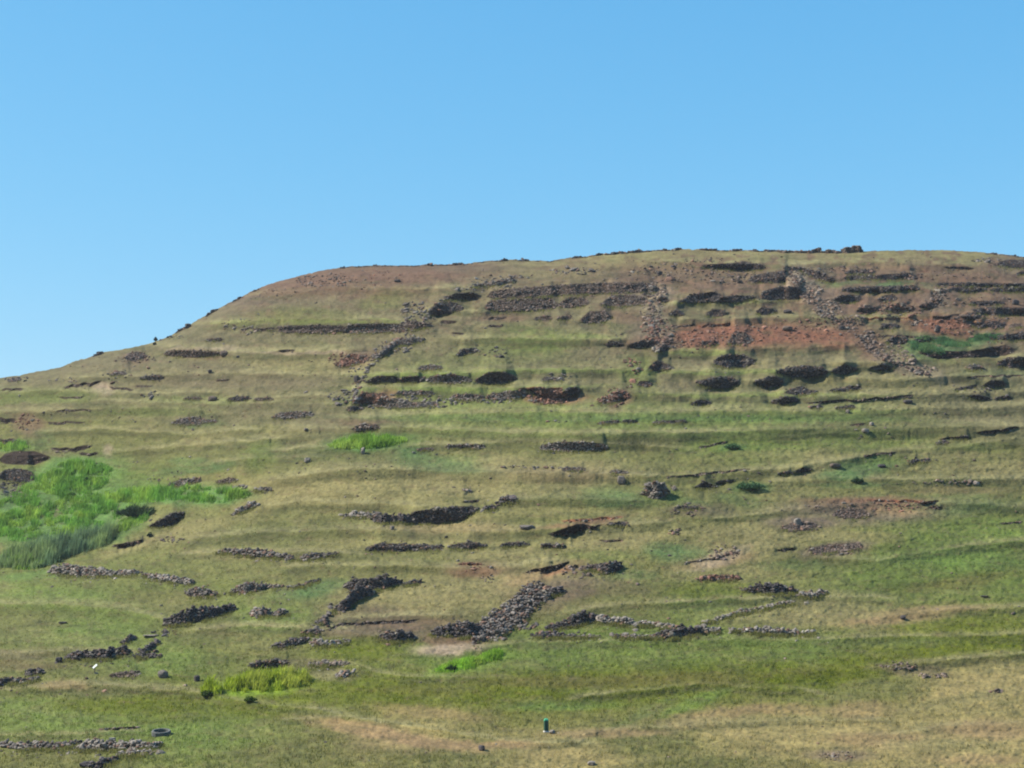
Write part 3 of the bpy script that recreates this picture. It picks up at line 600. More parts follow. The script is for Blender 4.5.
def warp(UU, V, pts, h=None, strength=.8, up=None, dn=None, hmin=1.5, ragged=False):
    """offsets (in picture rows) that turn a line into a bank: rows where the ground stands steep push the rows above and below flatter"""
    u = pts[:, 0]; u0, u1 = u[0], u[-1]
    pad = 10.0
    cols = np.where((ucols > u0 - pad) & (ucols < u1 + pad))[0]
    if len(cols) == 0: return None
    cc = ucols[cols]
    top = np.interp(cc, u, pts[:, 1])
    if pts.shape[1] > 2:
        hh = np.maximum(np.interp(cc, u, pts[:, 2]) - top, hmin)
        endw = 4.0
    else:
        top = top + 0.9 * noise(cc / 34.0, cc * 0, int(u0)) + .3 * noise(cc / 11.0, cc * 0, int(u0) + 5)
        hh = np.full(len(cc), float(h)) * (0.9 + 0.15 * noise(cc / 60.0, cc * 0 + 3, int(u0) + 9))
        endw = 28.0
    win = (sstep(u0 - endw, u0 + 1, cc) * sstep(u1 + endw, u1 - 1, cc)) if pts.shape[1] > 2 else sstep(u0, u0 + endw, cc) * sstep(u1, u1 - endw, cc)
    if u0 <= 3: win = sstep(u1 + endw, u1 - endw, cc)
    if u1 >= 1020: win = sstep(u0 - endw, u0 + endw, cc)
    up = up or 1.3; dn = dn or 1.3
    if h is not None: win = win * (.8 + .2 * sstep(-.6, .3, noise(cc / 55.0, cc * 0 + 7, int(u0) + 3)))
    elif ragged and hh.max() < 9:
        hh = hh * np.clip(.6 + .5 * np.abs(noise(cc / 7.0, cc * 0, int(u0) + 2)) + .2 * noise(cc / 3.5, cc * 0, int(u0) + 4), .4, 1) * np.clip(.25 + 4 * np.minimum(cc - u0 + 3, u1 + 3 - cc) / (u1 - u0 + 6), .25, 1)
        top = top + 1.0 * noise(cc / 6.0, cc * 0, int(u0) + 6)
    r0 = max(0, int(np.min((top - 60 - crest_cols[cols]) / (774 - crest_cols[cols])) * NR)); r1 = min(NR, int(np.max((top + hh + 60 - crest_cols[cols]) / (774 - crest_cols[cols])) * NR) + 2)
    if r1 <= r0: return None
    s = V[r0:r1][:, cols] - top[None, :]
    hb = hh[None, :]
    Hu = np.maximum(hb * up, 5.0); Hd = np.maximum(hb * dn, 5.0)
    if h is not None:
        q = (s - hb / 2) / hb                      # a soft grass bank
        qq = np.where(q < 0, q, q * .8)
        d = np.clip(qq, -.5, .5) * np.where(q < 0, np.exp(-np.maximum(-q - .5, 0) ** 1.0 * 1.1), np.exp(-np.maximum(q - .6, 0) ** 2 * .6))
        return slice(r0, r1), cols, d * hb * strength * win[None, :]
    d = np.where(s < 0, -0.5 * np.clip(1 + s / Hu, 0, 1), np.where(s < hb, s / hb - 0.5, 0.5 * np.clip(1 - (s - hb) / Hd, 0, 1)))
    return slice(r0, r1), cols, d * hb * strength * win[None, :]

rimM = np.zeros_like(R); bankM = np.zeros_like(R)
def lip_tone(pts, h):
    """masks: dry rims with painted-in light, greener banks with painted-in shade"""
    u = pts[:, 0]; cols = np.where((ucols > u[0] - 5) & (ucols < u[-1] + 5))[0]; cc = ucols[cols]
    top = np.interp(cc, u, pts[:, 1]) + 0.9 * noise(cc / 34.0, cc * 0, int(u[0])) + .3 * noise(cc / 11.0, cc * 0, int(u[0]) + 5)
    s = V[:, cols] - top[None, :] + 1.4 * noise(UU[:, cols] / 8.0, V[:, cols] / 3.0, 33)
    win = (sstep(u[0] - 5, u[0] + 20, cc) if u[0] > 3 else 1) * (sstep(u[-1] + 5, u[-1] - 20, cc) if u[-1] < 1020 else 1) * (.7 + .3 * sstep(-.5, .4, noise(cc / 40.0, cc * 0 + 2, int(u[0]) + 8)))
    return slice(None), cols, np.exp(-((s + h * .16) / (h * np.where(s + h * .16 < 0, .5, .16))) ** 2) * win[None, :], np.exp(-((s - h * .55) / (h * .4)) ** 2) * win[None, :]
g = -np.gradient(base_R(UU, V), axis=0) / np.gradient(V, axis=0)
g = np.clip(g, 0.15, 0.45)
D = np.zeros_like(R)
def run_on(s_):
    # terraces that leave the frame go on round the hill
    q = s_.split(); a_ = [float(t) for t in q[0].split(',')]; b_ = [float(t) for t in q[-1].split(',')]
    if a_[0] <= 3: q = ['%g,%g' % (-230, a_[1] + 14), '%g,%g' % (-90, a_[1] + 3)] + q
    if b_[0] >= 1020: q = q + ['%g,%g' % (1120, b_[1] + 1), '%g,%g' % (1260, b_[1] + 12)]
    return ' '.join(q)
LIPS = [(a_, run_on(b_), c_, d_) for a_, b_, c_, d_ in LIPS]
for crop, s_, h, st in LIPS:
    w = warp(UU, V, P(crop, s_), h=h, strength=st * 1.1 * (.7 if P(crop, s_)[-1, 0] > 900 and P(crop, s_)[-2, 1] < P(crop, s_)[0, 1] - 8 else 1))
    if w is not None:
        D[w[0], w[1]] += w[2]
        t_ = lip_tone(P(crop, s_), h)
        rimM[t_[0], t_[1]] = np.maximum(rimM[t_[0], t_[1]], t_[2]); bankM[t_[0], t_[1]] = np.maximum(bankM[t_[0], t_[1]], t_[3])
# grazing steps: fine ledges that wander along the slope
vv = V + 7 * fbm(UU / 70.0, V / 60.0, 55, 3)
ledge = noise(UU / 46.0, vv / 4.6, 61) * .8 + noise(UU / 22.0, vv / 2.6, 62) * .5
D += ledge * (0.35 + 0.75 * np.clip(noise(UU / 80.0, V / 26.0, 64) + .4, 0, 1)) * sstep(4, 16, V - crest_cols[None, :])
def blur(A, n, axis):
    k = np.exp(-0.5 * (np.arange(-3 * n, 3 * n + 1) / n) ** 2); k /= k.sum()
    B = np.zeros_like(A)
    for q, w_ in zip(range(-3 * n, 3 * n + 1), k):
        ii = np.clip(np.arange(A.shape[axis]) + q, 0, A.shape[axis] - 1)
        B += w_ * np.take(A, ii, axis=axis)
    return B
# no bank steeper than the turf can hold
dv_ = np.gradient(V, axis=0)
dD = np.clip(np.gradient(D, axis=0) / dv_, -1.5, .78)
Di = np.cumsum(dD * dv_, axis=0)
D = Di - blur(Di - D, 26, 0)
R = R + g * D
# tussocks and dents
lean_ = np.clip(blur(-np.gradient(R, axis=0) / dv_, 1, 0) / .27, .08, 1.2) ** 1.3
R += lean_ * (0.34 * fbm(UU / 7.0, V / 4.0, 71, 3) + .15 * noise(UU / 2.6, V / 2.2, 72)) * sstep(2, 12, V - crest_cols[None, :])
# keep every row at least a little behind the row below it
step = np.diff(V, axis=0) * np.clip(0.3 * g[1:], .05, .12)
R = R[::-1]
cum = np.vstack([np.zeros((1, R.shape[1])), np.cumsum(step[::-1], axis=0)])
R = (np.maximum.accumulate(R - cum, axis=0) + cum)[::-1].copy()
R = R * .6 + .4 * blur(R, 1, 1)
# banks cut into the earth and faces behind the walls
D = np.zeros_like(R); cutE = np.zeros_like(R); cutR = np.zeros_like(R)
def taper(p, lab=''):
    if 'square' in lab: return p
    hm = (p[:, 2] - p[:, 1]).max(); q = [tuple(r_) for r_ in p]
    for e, sgn in ((0, -1), (-1, 1)):
        hh_ = p[e, 2] - p[e, 1]
        if hh_ > .45 * hm and hh_ > 2:
            m_ = p[e, 1] + hh_ * .6; n_ = (p[e, 0] + sgn * hh_ * .6, m_ - .15 * hh_, m_ + .15 * hh_)
            q = [n_] + q if e == 0 else q + [n_]
    return np.array(q)
def soft_mask(pts, grow=0.8, ragged=False):
    u = pts[:, 0]
    cols = np.where((ucols > u[0] - 2) & (ucols < u[-1] + 2))[0]
    cc = ucols[cols]
    top = np.interp(cc, u, pts[:, 1])[None, :]; bot = np.interp(cc, u, pts[:, 2])[None, :]
    v = V[:, cols]
    if ragged and (bot - top).max() < 9:
        t_ = (cc - u[0] + 2) / (u[-1] - u[0] + 4)
        hh = (bot - top) * (np.clip(.6 + .5 * np.abs(noise(cc / 7.0, cc * 0, int(u[0]) + 2)) + .2 * noise(cc / 3.5, cc * 0, int(u[0]) + 4), .4, 1) * np.clip(.25 + 4 * np.minimum(t_, 1 - t_), .25, 1))[None, :]
        top = top + (1.0 * noise(cc / 6.0, cc * 0, int(u[0]) + 6))[None, :]; bot = top + hh
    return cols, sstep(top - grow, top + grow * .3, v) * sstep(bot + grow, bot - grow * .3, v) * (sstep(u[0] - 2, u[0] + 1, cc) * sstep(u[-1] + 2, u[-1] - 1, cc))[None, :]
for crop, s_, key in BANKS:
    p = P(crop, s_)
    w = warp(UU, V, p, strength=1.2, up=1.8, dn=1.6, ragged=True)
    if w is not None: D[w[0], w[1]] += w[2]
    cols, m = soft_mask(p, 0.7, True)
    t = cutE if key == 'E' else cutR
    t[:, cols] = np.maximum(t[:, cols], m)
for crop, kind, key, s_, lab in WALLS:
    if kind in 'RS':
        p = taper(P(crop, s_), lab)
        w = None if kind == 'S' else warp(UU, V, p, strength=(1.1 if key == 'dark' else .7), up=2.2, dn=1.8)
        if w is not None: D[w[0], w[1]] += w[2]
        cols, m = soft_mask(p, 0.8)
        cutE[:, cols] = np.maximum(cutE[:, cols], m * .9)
R = R + g * D

def R_at(u, v):
    u = np.asarray(u, float); v = np.asarray(v, float)
    c = np.interp(u, ucols, crest_cols)
    t = np.clip((v - c) / (774 - c), 0, 1) * (NR - 1)
    j = np.clip(np.interp(u, ucols, np.arange(len(ucols))), 0, len(ucols) - 1.001)
    i0 = np.clip(np.floor(t).astype(int), 0, NR - 2); j0 = np.floor(j).astype(int)
    fi = t - i0; fj = j - j0
    return (R[i0, j0] * (1 - fj) + R[i0, j0 + 1] * fj) * (1 - fi) + (R[i0 + 1, j0] * (1 - fj) + R[i0 + 1, j0 + 1] * fj) * fi
def at(u, v):
    u = np.asarray(u, float); v = np.asarray(v, float)
    return ray(u, v, R_at(u, v))

# ---- what grows or lies bare where: ground cover colours (sunlit look, turned into reflectance)
COVER = dict(
 fresh=(124, 146, 62), olbrown=(118, 112, 54), grassgreen=(122, 140, 66),
 sage=(129, 120, 87), olive=(124, 124, 70), green=(114, 130, 60), band=(138, 152, 78), dry=(158, 148, 98), straw=(178, 160, 104), brown=(126, 108, 88), red=(152, 101, 78), earth=(100, 74, 58),
 lush=(108, 144, 74), teal=(88, 128, 72), deep=(112, 122, 24), pink=(174, 144, 104), sand=(186, 164, 138), yellow=(140, 165, 50), scree=(134, 116, 100), redbrown=(134, 104, 84), darkg=(96, 104, 58))
ANCH = [ # background cover at points of the hillside
 (260,295,'brown'),(330,280,'brown'),(420,275,'brown'),(520,270,'dry'),(520,275,'brown'),(640,260,'dry'),(740,256,'dry'),(860,256,'dry'),(960,256,'dry'),(700,272,'redbrown'),(860,275,'redbrown'),(800,290,'redbrown'),(980,285,'redbrown'),(930,295,'redbrown'),(1000,318,'redbrown'),(1024,266,'brown'),
 (640,280,'brown'),(720,280,'brown'),(820,275,'brown'),(920,272,'brown'),(1000,290,'brown'),(900,300,'brown'),(980,310,'brown'),
 (230,330,'olive'),(300,310,'olive'),(380,315,'olive'),(450,325,'olive'),(560,322,'olive'),(700,310,'olive'),(860,318,'olive'),(940,330,'olive'),
 (120,365,'olive'),(60,400,'olive'),(200,370,'olive'),(300,370,'dry'),(300,380,'olive'),(400,340,'olive'),(540,340,'green'),(600,350,'olive'),(700,362,'olive'),(820,362,'olive'),(950,370,'olive'),(1020,380,'olive'),
 (20,430,'olive'),(100,430,'olive'),(200,410,'olive'),(300,410,'olive'),(440,380,'green'),(560,380,'olive'),(680,385,'olive'),(800,390,'olive'),(900,390,'dry'),(960,395,'olive'),
 (160,445,'olive'),(250,440,'olive'),(330,425,'olive'),(450,418,'band'),(560,420,'band'),(660,420,'band'),(760,420,'band'),(860,412,'band'),(960,410,'olive'),
 (120,480,'green'),(230,470,'olive'),(300,460,'olive'),(420,450,'olive'),(540,446,'olive'),(640,446,'olive'),(760,445,'green'),(880,435,'olive'),(1000,425,'olive'),
 (290,490,'dry'),(340,480,'dry'),(440,480,'dry'),(500,475,'dry'),(580,470,'dry'),(700,475,'olive'),(820,470,'dry'),(900,465,'olive'),(1000,455,'olive'),(1010,470,'dry'),
 (330,500,'dry'),(250,520,'olive'),(330,520,'olive'),(440,530,'dry'),(540,520,'olive'),(620,540,'dry'),(720,520,'olive'),(760,540,'dry'),(860,490,'olive'),(1000,490,'olive'),
 (300,550,'olive'),(400,560,'olive'),(500,570,'dry'),(560,590,'brown'),(640,560,'olive'),(720,560,'dry'),(820,560,'olive'),(900,550,'olive'),(980,540,'fresh'),
 (60,600,'grassgreen'),(30,625,'olive'),(60,635,'grassgreen'),(120,620,'grassgreen'),(200,630,'olive'),(160,600,'olive'),(260,620,'grassgreen'),(380,620,'brown'),(420,600,'dry'),(620,600,'olive'),(700,600,'green'),(820,610,'dry'),(900,580,'green'),(1000,570,'green'),(940,560,'fresh'),
 (40,660,'olive'),(160,660,'grassgreen'),(260,650,'olive'),(360,650,'deep'),(460,655,'green'),(560,650,'green'),(680,650,'green'),(800,650,'green'),(900,640,'deep'),(1000,640,'deep'),
 (60,715,'grassgreen'),(100,690,'olive'),(160,700,'deep'),(260,700,'deep'),(380,690,'deep'),(500,690,'deep'),(600,690,'deep'),(700,680,'deep'),(800,680,'deep'),(880,690,'olive'),(960,690,'dry'),(1020,680,'dry'),
 (40,760,'olive'),(200,735,'grassgreen'),(300,750,'olive'),(400,735,'dry'),(440,755,'olive'),(560,755,'dry'),(640,740,'olive'),(740,740,'dry'),(840,735,'dry'),(940,740,'dry'),(1020,740,'dry'),(700,765,'olive'),
 (-300,600,'olive'),(-300,450,'olive'),(1300,500,'green'),(1300,350,'brown'),(1300,700,'dry'),(-300,740,'olive')]
PATCH = [ # u, v, half width, half height, tilt (degrees), cover, strength
 (300,282,60,12,-4,'redbrown',.8),(400,274,70,9,0,'redbrown',.9),(370,285,60,14,0,'redbrown',.6),(470,268,50,6,0,'brown',.8),(640,268,40,6,0,'redbrown',.5),(700,285,70,8,2,'redbrown',.5),
 (385,300,26,10,-15,'olive',.6),(300,315,50,8,0,'olive',.7),(270,322,60,3,0,'band',.4),(360,321,60,2,0,'band',.5),(400,328,60,4,0,'brown',.5),
 (760,335,75,13,0,'red',.95),(700,337,35,12,0,'red',.9),(840,338,40,10,0,'red',.8),(650,330,20,22,-5,'scree',.7),(655,298,16,14,0,'sand',.6),(648,345,30,8,0,'redbrown',.7),
 (800,283,20,16,30,'sand',.75),(830,305,32,16,35,'scree',.75),(855,330,22,12,40,'redbrown',.7),(872,350,14,14,50,'redbrown',.8),(895,363,26,8,25,'scree',.6),(925,372,30,6,20,'sand',.4),
 (940,325,34,11,10,'red',.85),(955,335,18,8,30,'red',.7),(880,305,60,10,0,'redbrown',.6),(940,300,20,14,-30,'scree',.6),(960,322,50,8,0,'red',.5),(910,268,70,5,0,'redbrown',.6),(960,280,60,8,0,'redbrown',.55),
 (1000,305,40,12,0,'redbrown',.5),(870,283,50,3,0,'teal',.7),(905,285,30,3,0,'teal',.6),(830,286,12,3,0,'teal',.5),(720,302,50,3,0,'band',.4),(860,317,60,3,0,'dry',.6),
 (940,345,34,9,8,'teal',.9),(985,340,24,6,-8,'teal',.9),(925,352,26,8,15,'teal',.8),(955,360,50,4,0,'olive',.5),(1000,372,40,4,0,'teal',.4),
 (560,337,60,3,0,'band',.5),(500,318,30,4,0,'redbrown',.7),(620,316,26,7,10,'redbrown',.6),(700,352,40,3,0,'band',.5),(620,400,16,9,-30,'redbrown',.75),(555,397,28,7,0,'red',.85),
 (640,375,16,24,0,'green',.5),(550,371,90,2.5,0,'band',.6),(420,374,60,2.5,0,'band',.6),(440,389,90,3,0,'band',.6),(560,386,50,2,0,'band',.4),(740,372,90,2.5,0,'band',.6),(760,395,110,2.5,0,'band',.6),(830,380,90,2.5,0,'dry',.5),(900,363,80,2.5,0,'dry',.4),
 (365,402,40,4,0,'band',.3),(375,358,30,5,-20,'redbrown',.4),(355,357,22,8,-15,'redbrown',.6),(390,395,14,8,0,'red',.5),(300,353,60,2,0,'sand',.6),(200,349,40,2,0,'sand',.6),
 (135,360,16,7,0,'redbrown',.6),(205,355,20,4,0,'redbrown',.7),(102,390,10,7,0,'sand',.85),(108,452,6,6,0,'sand',.8),(30,425,16,12,20,'redbrown',.7),(50,454,30,4,0,'brown',.4),(240,380,90,8,0,'brown',.3),
 (50,395,60,8,0,'green',.5),(150,412,60,5,0,'green',.4),(200,400,50,4,0,'band',.4),(30,400,60,4,0,'green',.4),(40,535,30,3,0,'lush',.8),
 (60,490,62,26,-20,'lush',1),(20,520,40,26,0,'lush',1),(95,515,60,20,-25,'lush',.95),(160,495,60,9,-4,'lush',1),(215,497,45,9,-3,'lush',1),(75,470,34,12,0,'lush',.95),(10,447,24,6,0,'lush',.8),(120,530,26,10,-25,'lush',.8),(50,512,16,6,0,'redbrown',.4),
 (15,490,20,14,20,'brown',.5),(5,500,10,8,0,'teal',.5),(200,424,20,4,0,'teal',.6),(190,462,20,5,0,'teal',.6),(210,468,26,4,-10,'teal',.7),(170,472,20,5,-5,'teal',.5),(205,440,30,5,-8,'dry',.6),(45,440,14,10,0,'teal',.4),
 (180,535,70,8,-15,'dry',.6),(150,540,60,5,-20,'dry',.6),(260,500,30,14,-25,'dry',.5),(120,580,90,8,0,'olive',.5),(40,575,40,5,-5,'lush',.5),
 (370,443,45,8,-4,'lush',1),(365,422,30,4,0,'redbrown',.5),(290,432,30,6,0,'dry',.5),(262,455,16,12,-30,'green',.7),(440,465,50,8,10,'teal',.75),(415,452,16,5,0,'teal',.8),(460,460,30,5,0,'lush',.3),(500,460,24,6,0,'dry',.6),
 (560,417,220,4,0,'lush',.28),(560,435,220,3,0,'lush',.15),(700,420,200,3,0,'lush',.25),(620,425,140,4,0,'green',.6),(800,418,120,4,0,'lush',.2),(840,440,50,6,-8,'green',.7),(720,445,50,7,-5,'green',.5),(733,447,12,4,0,'teal',.7),
 (560,475,60,8,0,'redbrown',.35),(620,500,36,8,0,'teal',.7),(610,492,30,6,0,'lush',.3),(665,497,22,8,0,'green',.6),(700,505,30,6,10,'teal',.4),(750,487,20,6,0,'teal',.85),(740,500,26,6,8,'teal',.5),(680,555,30,8,0,'teal',.8),(665,548,20,7,0,'teal',.7),(600,555,40,5,0,'green',.4),
 (865,467,34,9,-8,'teal',.9),(840,475,26,5,0,'teal',.7),(890,458,30,5,-8,'green',.6),(850,485,40,3,0,'teal',.5),(880,445,50,5,-8,'green',.6),(960,447,50,5,0,'green',.4),(940,455,50,6,0,'dry',.4),(970,470,60,5,0,'dry',.6),(960,490,60,4,0,'redbrown',.3),
 (865,511,84,12,2,'scree',.75),(880,505,66,6,1,'redbrown',.7),(805,524,40,6,0,'scree',.6),(800,522,30,5,0,'scree',.7),(835,549,36,7,-8,'scree',.85),(825,535,60,5,0,'dry',.7),(780,545,40,4,0,'dry',.6),(900,510,30,6,0,'pink',.8),(880,500,80,3,0,'red',.4),
 (700,510,36,7,0,'brown',.6),(740,530,60,8,0,'dry',.5),(720,560,40,5,-10,'pink',.6),(960,505,60,9,0,'teal',.5),(960,525,60,8,0,'green',.5),(920,545,60,8,-10,'green',.8),(950,560,80,10,0,'lush',.25),(880,570,60,8,0,'green',.5),(790,565,40,5,0,'teal',.4),
 (540,575,40,8,-15,'pink',.6),(560,570,20,3,-20,'red',.6),(475,572,24,5,0,'red',.5),(480,570,34,8,0,'redbrown',.5),(630,575,26,5,0,'teal',.5),(575,525,40,3,-5,'red',.5),(600,520,30,3,-8,'redbrown',.6),(600,590,60,6,0,'brown',.3),(710,590,50,8,0,'deep',.5),
 (720,558,30,6,-20,'sand',.6),(720,578,14,3,0,'redbrown',.6),(320,588,26,7,-10,'teal',.8),(300,595,30,6,0,'teal',.5),(450,600,60,8,0,'dry',.5),(420,625,60,7,0,'redbrown',.5),(400,632,50,6,0,'brown',.6),(340,633,30,5,0,'brown',.6),
 (450,649,34,6,-3,'sand',1),(440,640,26,5,0,'redbrown',.8),(470,641,20,4,0,'redbrown',.7),(500,590,50,6,0,'dry',.4),(800,618,80,7,0,'dry',.6),(890,620,50,5,-4,'pink',.7),(930,610,60,4,-3,'pink',.6),(870,628,20,4,0,'dry',.7),
 (465,665,40,8,-12,'fresh',1),(492,656,24,6,-10,'fresh',.9),(262,686,46,10,-4,'yellow',1),(240,692,16,5,0,'yellow',.8),(600,635,100,6,0,'green',.7),(680,634,80,4,0,'lush',.15),(630,630,50,4,0,'green',.6),(740,640,60,6,0,'green',.6),
 (600,680,120,9,0,'deep',.6),(570,682,90,7,0,'olbrown',.8),(690,678,70,7,0,'olbrown',.7),(820,672,60,6,-5,'olbrown',.7),(960,582,60,6,-8,'olbrown',.6),(430,690,60,6,0,'olbrown',.5),(930,652,60,4,-8,'olbrown',.5),(560,706,60,5,0,'fresh',.5),(560,656,120,4,0,'fresh',.3),(700,645,120,4,0,'fresh',.35),(800,680,60,8,-5,'deep',.8),(860,668,50,10,0,'deep',.7),(940,650,80,6,-8,'deep',.8),(900,642,60,5,0,'band',.4),
 (700,700,34,5,-20,'lush',.25),(690,705,34,6,-20,'fresh',.7),(640,715,50,5,-25,'teal',.3),(560,705,50,5,0,'green',.6),(540,708,40,4,0,'lush',.2),
 (430,713,60,6,5,'pink',.5),(360,728,50,7,8,'pink',.75),(430,742,60,6,8,'pink',.75),(500,745,40,4,0,'pink',.7),(400,745,60,8,5,'redbrown',.25),(610,733,60,5,0,'pink',.6),(720,715,50,8,-10,'pink',.6),(700,745,60,8,0,'olive',.4),(740,722,70,6,0,'dry',.7),
 (60,685,26,5,0,'pink',.5),(110,705,60,8,0,'deep',.7),(20,665,40,5,0,'redbrown',.35),(130,730,60,5,0,'lush',.15),(300,700,40,6,0,'deep',.5),(330,675,26,6,0,'sand',.35),(300,663,40,4,0,'scree',.4),(240,660,40,5,0,'darkg',.4),
 (840,755,34,6,0,'scree',.7),(860,710,34,9,0,'pink',.5),(880,740,50,8,0,'pink',.6),(990,730,50,10,0,'pink',.6),(960,700,60,5,-10,'dry',.7),(1000,665,30,6,-10,'dry',.6),(910,670,36,6,5,'brown',.6),(940,745,60,6,0,'dry',.7),(780,710,40,6,0,'pink',.5),(980,760,50,5,0,'pink',.5),
 (170,585,60,6,0,'green',.4),(90,610,60,8,5,'green',.5),(150,625,40,6,0,'green',.4),(20,655,30,5,0,'brown',.4),(60,640,50,5,0,'dry',.3),(250,555,60,6,0,'dry',.35),(370,545,60,6,0,'dry',.5),(280,530,60,8,0,'darkg',.4),(330,455,60,6,0,'darkg',.5),
 (350,485,80,6,0,'dry',.5),(470,478,70,5,0,'dry',.5),(560,500,50,6,0,'darkg',.5),(540,512,60,5,0,'dry',.4),(830,430,80,7,0,'darkg',.45),(920,425,60,6,0,'darkg',.4),(790,455,60,6,0,'dry',.35),(450,528,60,5,0,'pink',.35),
]
RIM, BANK = alb(168, 160, 112), alb(92, 94, 60)  # tread light and bank shade mixed into pale dry and dark green grass
def cover_colour(u, v):
    """blend of covers with ragged, drawn-out borders"""
    wu = u + 26 * fbm(u / 38.0, v / 16.0, 91, 4); wv = v + 7.0 * fbm(u / 34.0, v / 11.0, 92, 4)
    num = np.zeros(u.shape + (3,)); den = np.zeros(u.shape)
    for a, b, k in ANCH:
        if k == 'olive' and b < 430: k = 'sage'
        if k == 'dry' and b > 655: k = 'straw'
        d2 = ((wu - a) / 46.0) ** 2 + ((wv - b) / 13.0) ** 2
        w = 1 / (0.15 + d2 ** 1.6)
        num += w[..., None] * alb(*COVER[k]); den += w
    col = num / den[..., None]
    # broad streaks of dry and green blades mixed in everywhere
    s1 = sstep(0.0, .6, fbm(u / 44.0, wv / 6.5, 95, 4)); s2 = sstep(0.05, .6, fbm(u / 36.0, wv / 6.0, 97, 4))
    col = col * (1 - .28 * s1[..., None]) + alb(*COVER['dry']) * .28 * s1[..., None]
    col = col * (1 - .3 * s2[..., None]) + alb(*COVER['darkg']) * .3 * s2[..., None]
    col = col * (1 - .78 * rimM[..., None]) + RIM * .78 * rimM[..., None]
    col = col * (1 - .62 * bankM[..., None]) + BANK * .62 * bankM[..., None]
    wu = u + 9 * fbm(u / 14.0, v / 8.0, 93, 4); wv = v + 3.4 * fbm(u / 12.0, v / 5.0, 94, 4)
    for a, b, ru, rv, rot, k, s in PATCH:
        m = (np.abs(u - a) < ru * 2.6 + 12) & (np.abs(v - b) < max(rv, ru * abs(math.sin(math.radians(rot)))) * 2.6 + 8)
        if not m.any(): continue
        c_, s_ = math.cos(math.radians(rot)), math.sin(math.radians(rot))
        dx = wu[m] - a; dy = wv[m] - b
        x = dx * c_ + dy * s_; y = -dx * s_ + dy * c_
        w = s * (.72 if k == 'teal' else 1) * sstep(1.5, .45, np.sqrt((x / ru) ** 2 + (y / rv) ** 2))
        col[m] = col[m] * (1 - w[:, None]) + alb(*COVER[k]) * w[:, None]
    return col
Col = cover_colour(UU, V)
# bare crumbly soil breaking through the turf on the steep bits, most of all on the dry upper slope
slope = np.gradient(V, axis=0) / np.maximum(np.gradient(-R, axis=0), 1e-3)
soil = sstep(.0, .5, fbm(UU / 9.0, V / 3.2, 101, 4)) * sstep(400, 290, V) * (.4 + .3 * sstep(560, 760, UU)) + sstep(.25, .6, fbm(UU / 7.0, V / 2.4, 103, 4)) * .3
Col = Col * (1 - soil[..., None]) + alb(122, 92, 76) * soil[..., None]
fleck = fbm(UU / 3.4, V / 1.7, 105, 3)
tuss = sstep(.05, .55, fbm(UU / 13.0, V / 3.4, 107, 4)) * .38 * sstep(3, 14, V - crest_cols[None, :])
Col = Col * (1 - tuss[..., None]) + alb(84, 88, 54) * tuss[..., None]
tuss = sstep(.15, .6, fbm(UU / 10.0, V / 3.0, 109, 4)) * .2
Col = Col * (1 - tuss[..., None]) + alb(150, 130, 96) * tuss[..., None]
Col = Col * (1 + .22 * fleck[..., None])
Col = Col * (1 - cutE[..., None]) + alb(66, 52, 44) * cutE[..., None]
Col = Col * (1 - cutR[..., None] * .9) + alb(150, 92, 66) * cutR[..., None] * .9
Cmain = Col

Vm = V; Pm = ray(UU, Vm, R)
# behind the brow the plateau tips gently away
sback = np.array([150, 90, 50, 30, 18, 10, 5, 2.5, 1.0])
tanE = (Pm[0, :, 2] - CZ) / Pm[0, :, 1]
back = []
for s in [420, 280] + list(sback):
    q = Pm[0].copy(); k = (q[:, 1] + s) / q[:, 1]
    q[:, 0] *= k; q[:, 1] += s
    drop = np.where(s < 30, s * s / 90.0, 10 + (s - 30) * .45)
    q[:, 2] = np.maximum(Pm[0, :, 2] + tanE * s - drop, -40 - .02 * s)
    back.append(q)
# below the frame: down into the valley and up to the viewer's feet and behind
edge = Pm[-1]; near = []
for fr in [.985, .96, .93, .89, .84, .78, .7, .62, .53, .44, .35, .26, .18, .1, .04, 0, -.05, -.12, -.25, -.5, -1, -2, -4, -8]:
    q = edge.copy()
    Rr = edge[:, 1] * fr
    wx = np.maximum(fr, .45) if fr > 0.45 else .45
    q[:, 0] = edge[:, 0] * (fr + .55 * (1 - fr) if fr > 0 else .55 + abs(fr))
    q[:, 1] = Rr
    if fr > 0:
        q[:, 2] = CZ + (edge[:, 2] - CZ) * fr - 1.8 * (1 - fr ** 3) - 30 * fr * (1 - fr)
    else:
        q[:, 2] = CZ - 1.8 + .06 * np.abs(Rr) * 0 - .02 * np.abs(Rr)
    near.append(q)
allP = np.concatenate([np.array(back), Pm, np.array(near)], 0)
nb_, nn_ = len(back), len(near)
Col = np.concatenate([np.repeat(Cmain[:1], nb_, 0), Cmain, np.repeat(Cmain[-1:], nn_, 0)], 0)
nr_, nc_ = allP.shape[:2]
idx = np.arange(nr_ * nc_).reshape(nr_, nc_)
faces = np.stack([idx[1:, :-1], idx[1:, 1:], idx[:-1, 1:], idx[:-1, :-1]], -1).reshape(-1, 4)
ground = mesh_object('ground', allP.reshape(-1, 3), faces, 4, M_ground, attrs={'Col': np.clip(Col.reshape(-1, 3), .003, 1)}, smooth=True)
tag(ground, 'grassy terraced hillside with bare red earth', kind='structure')

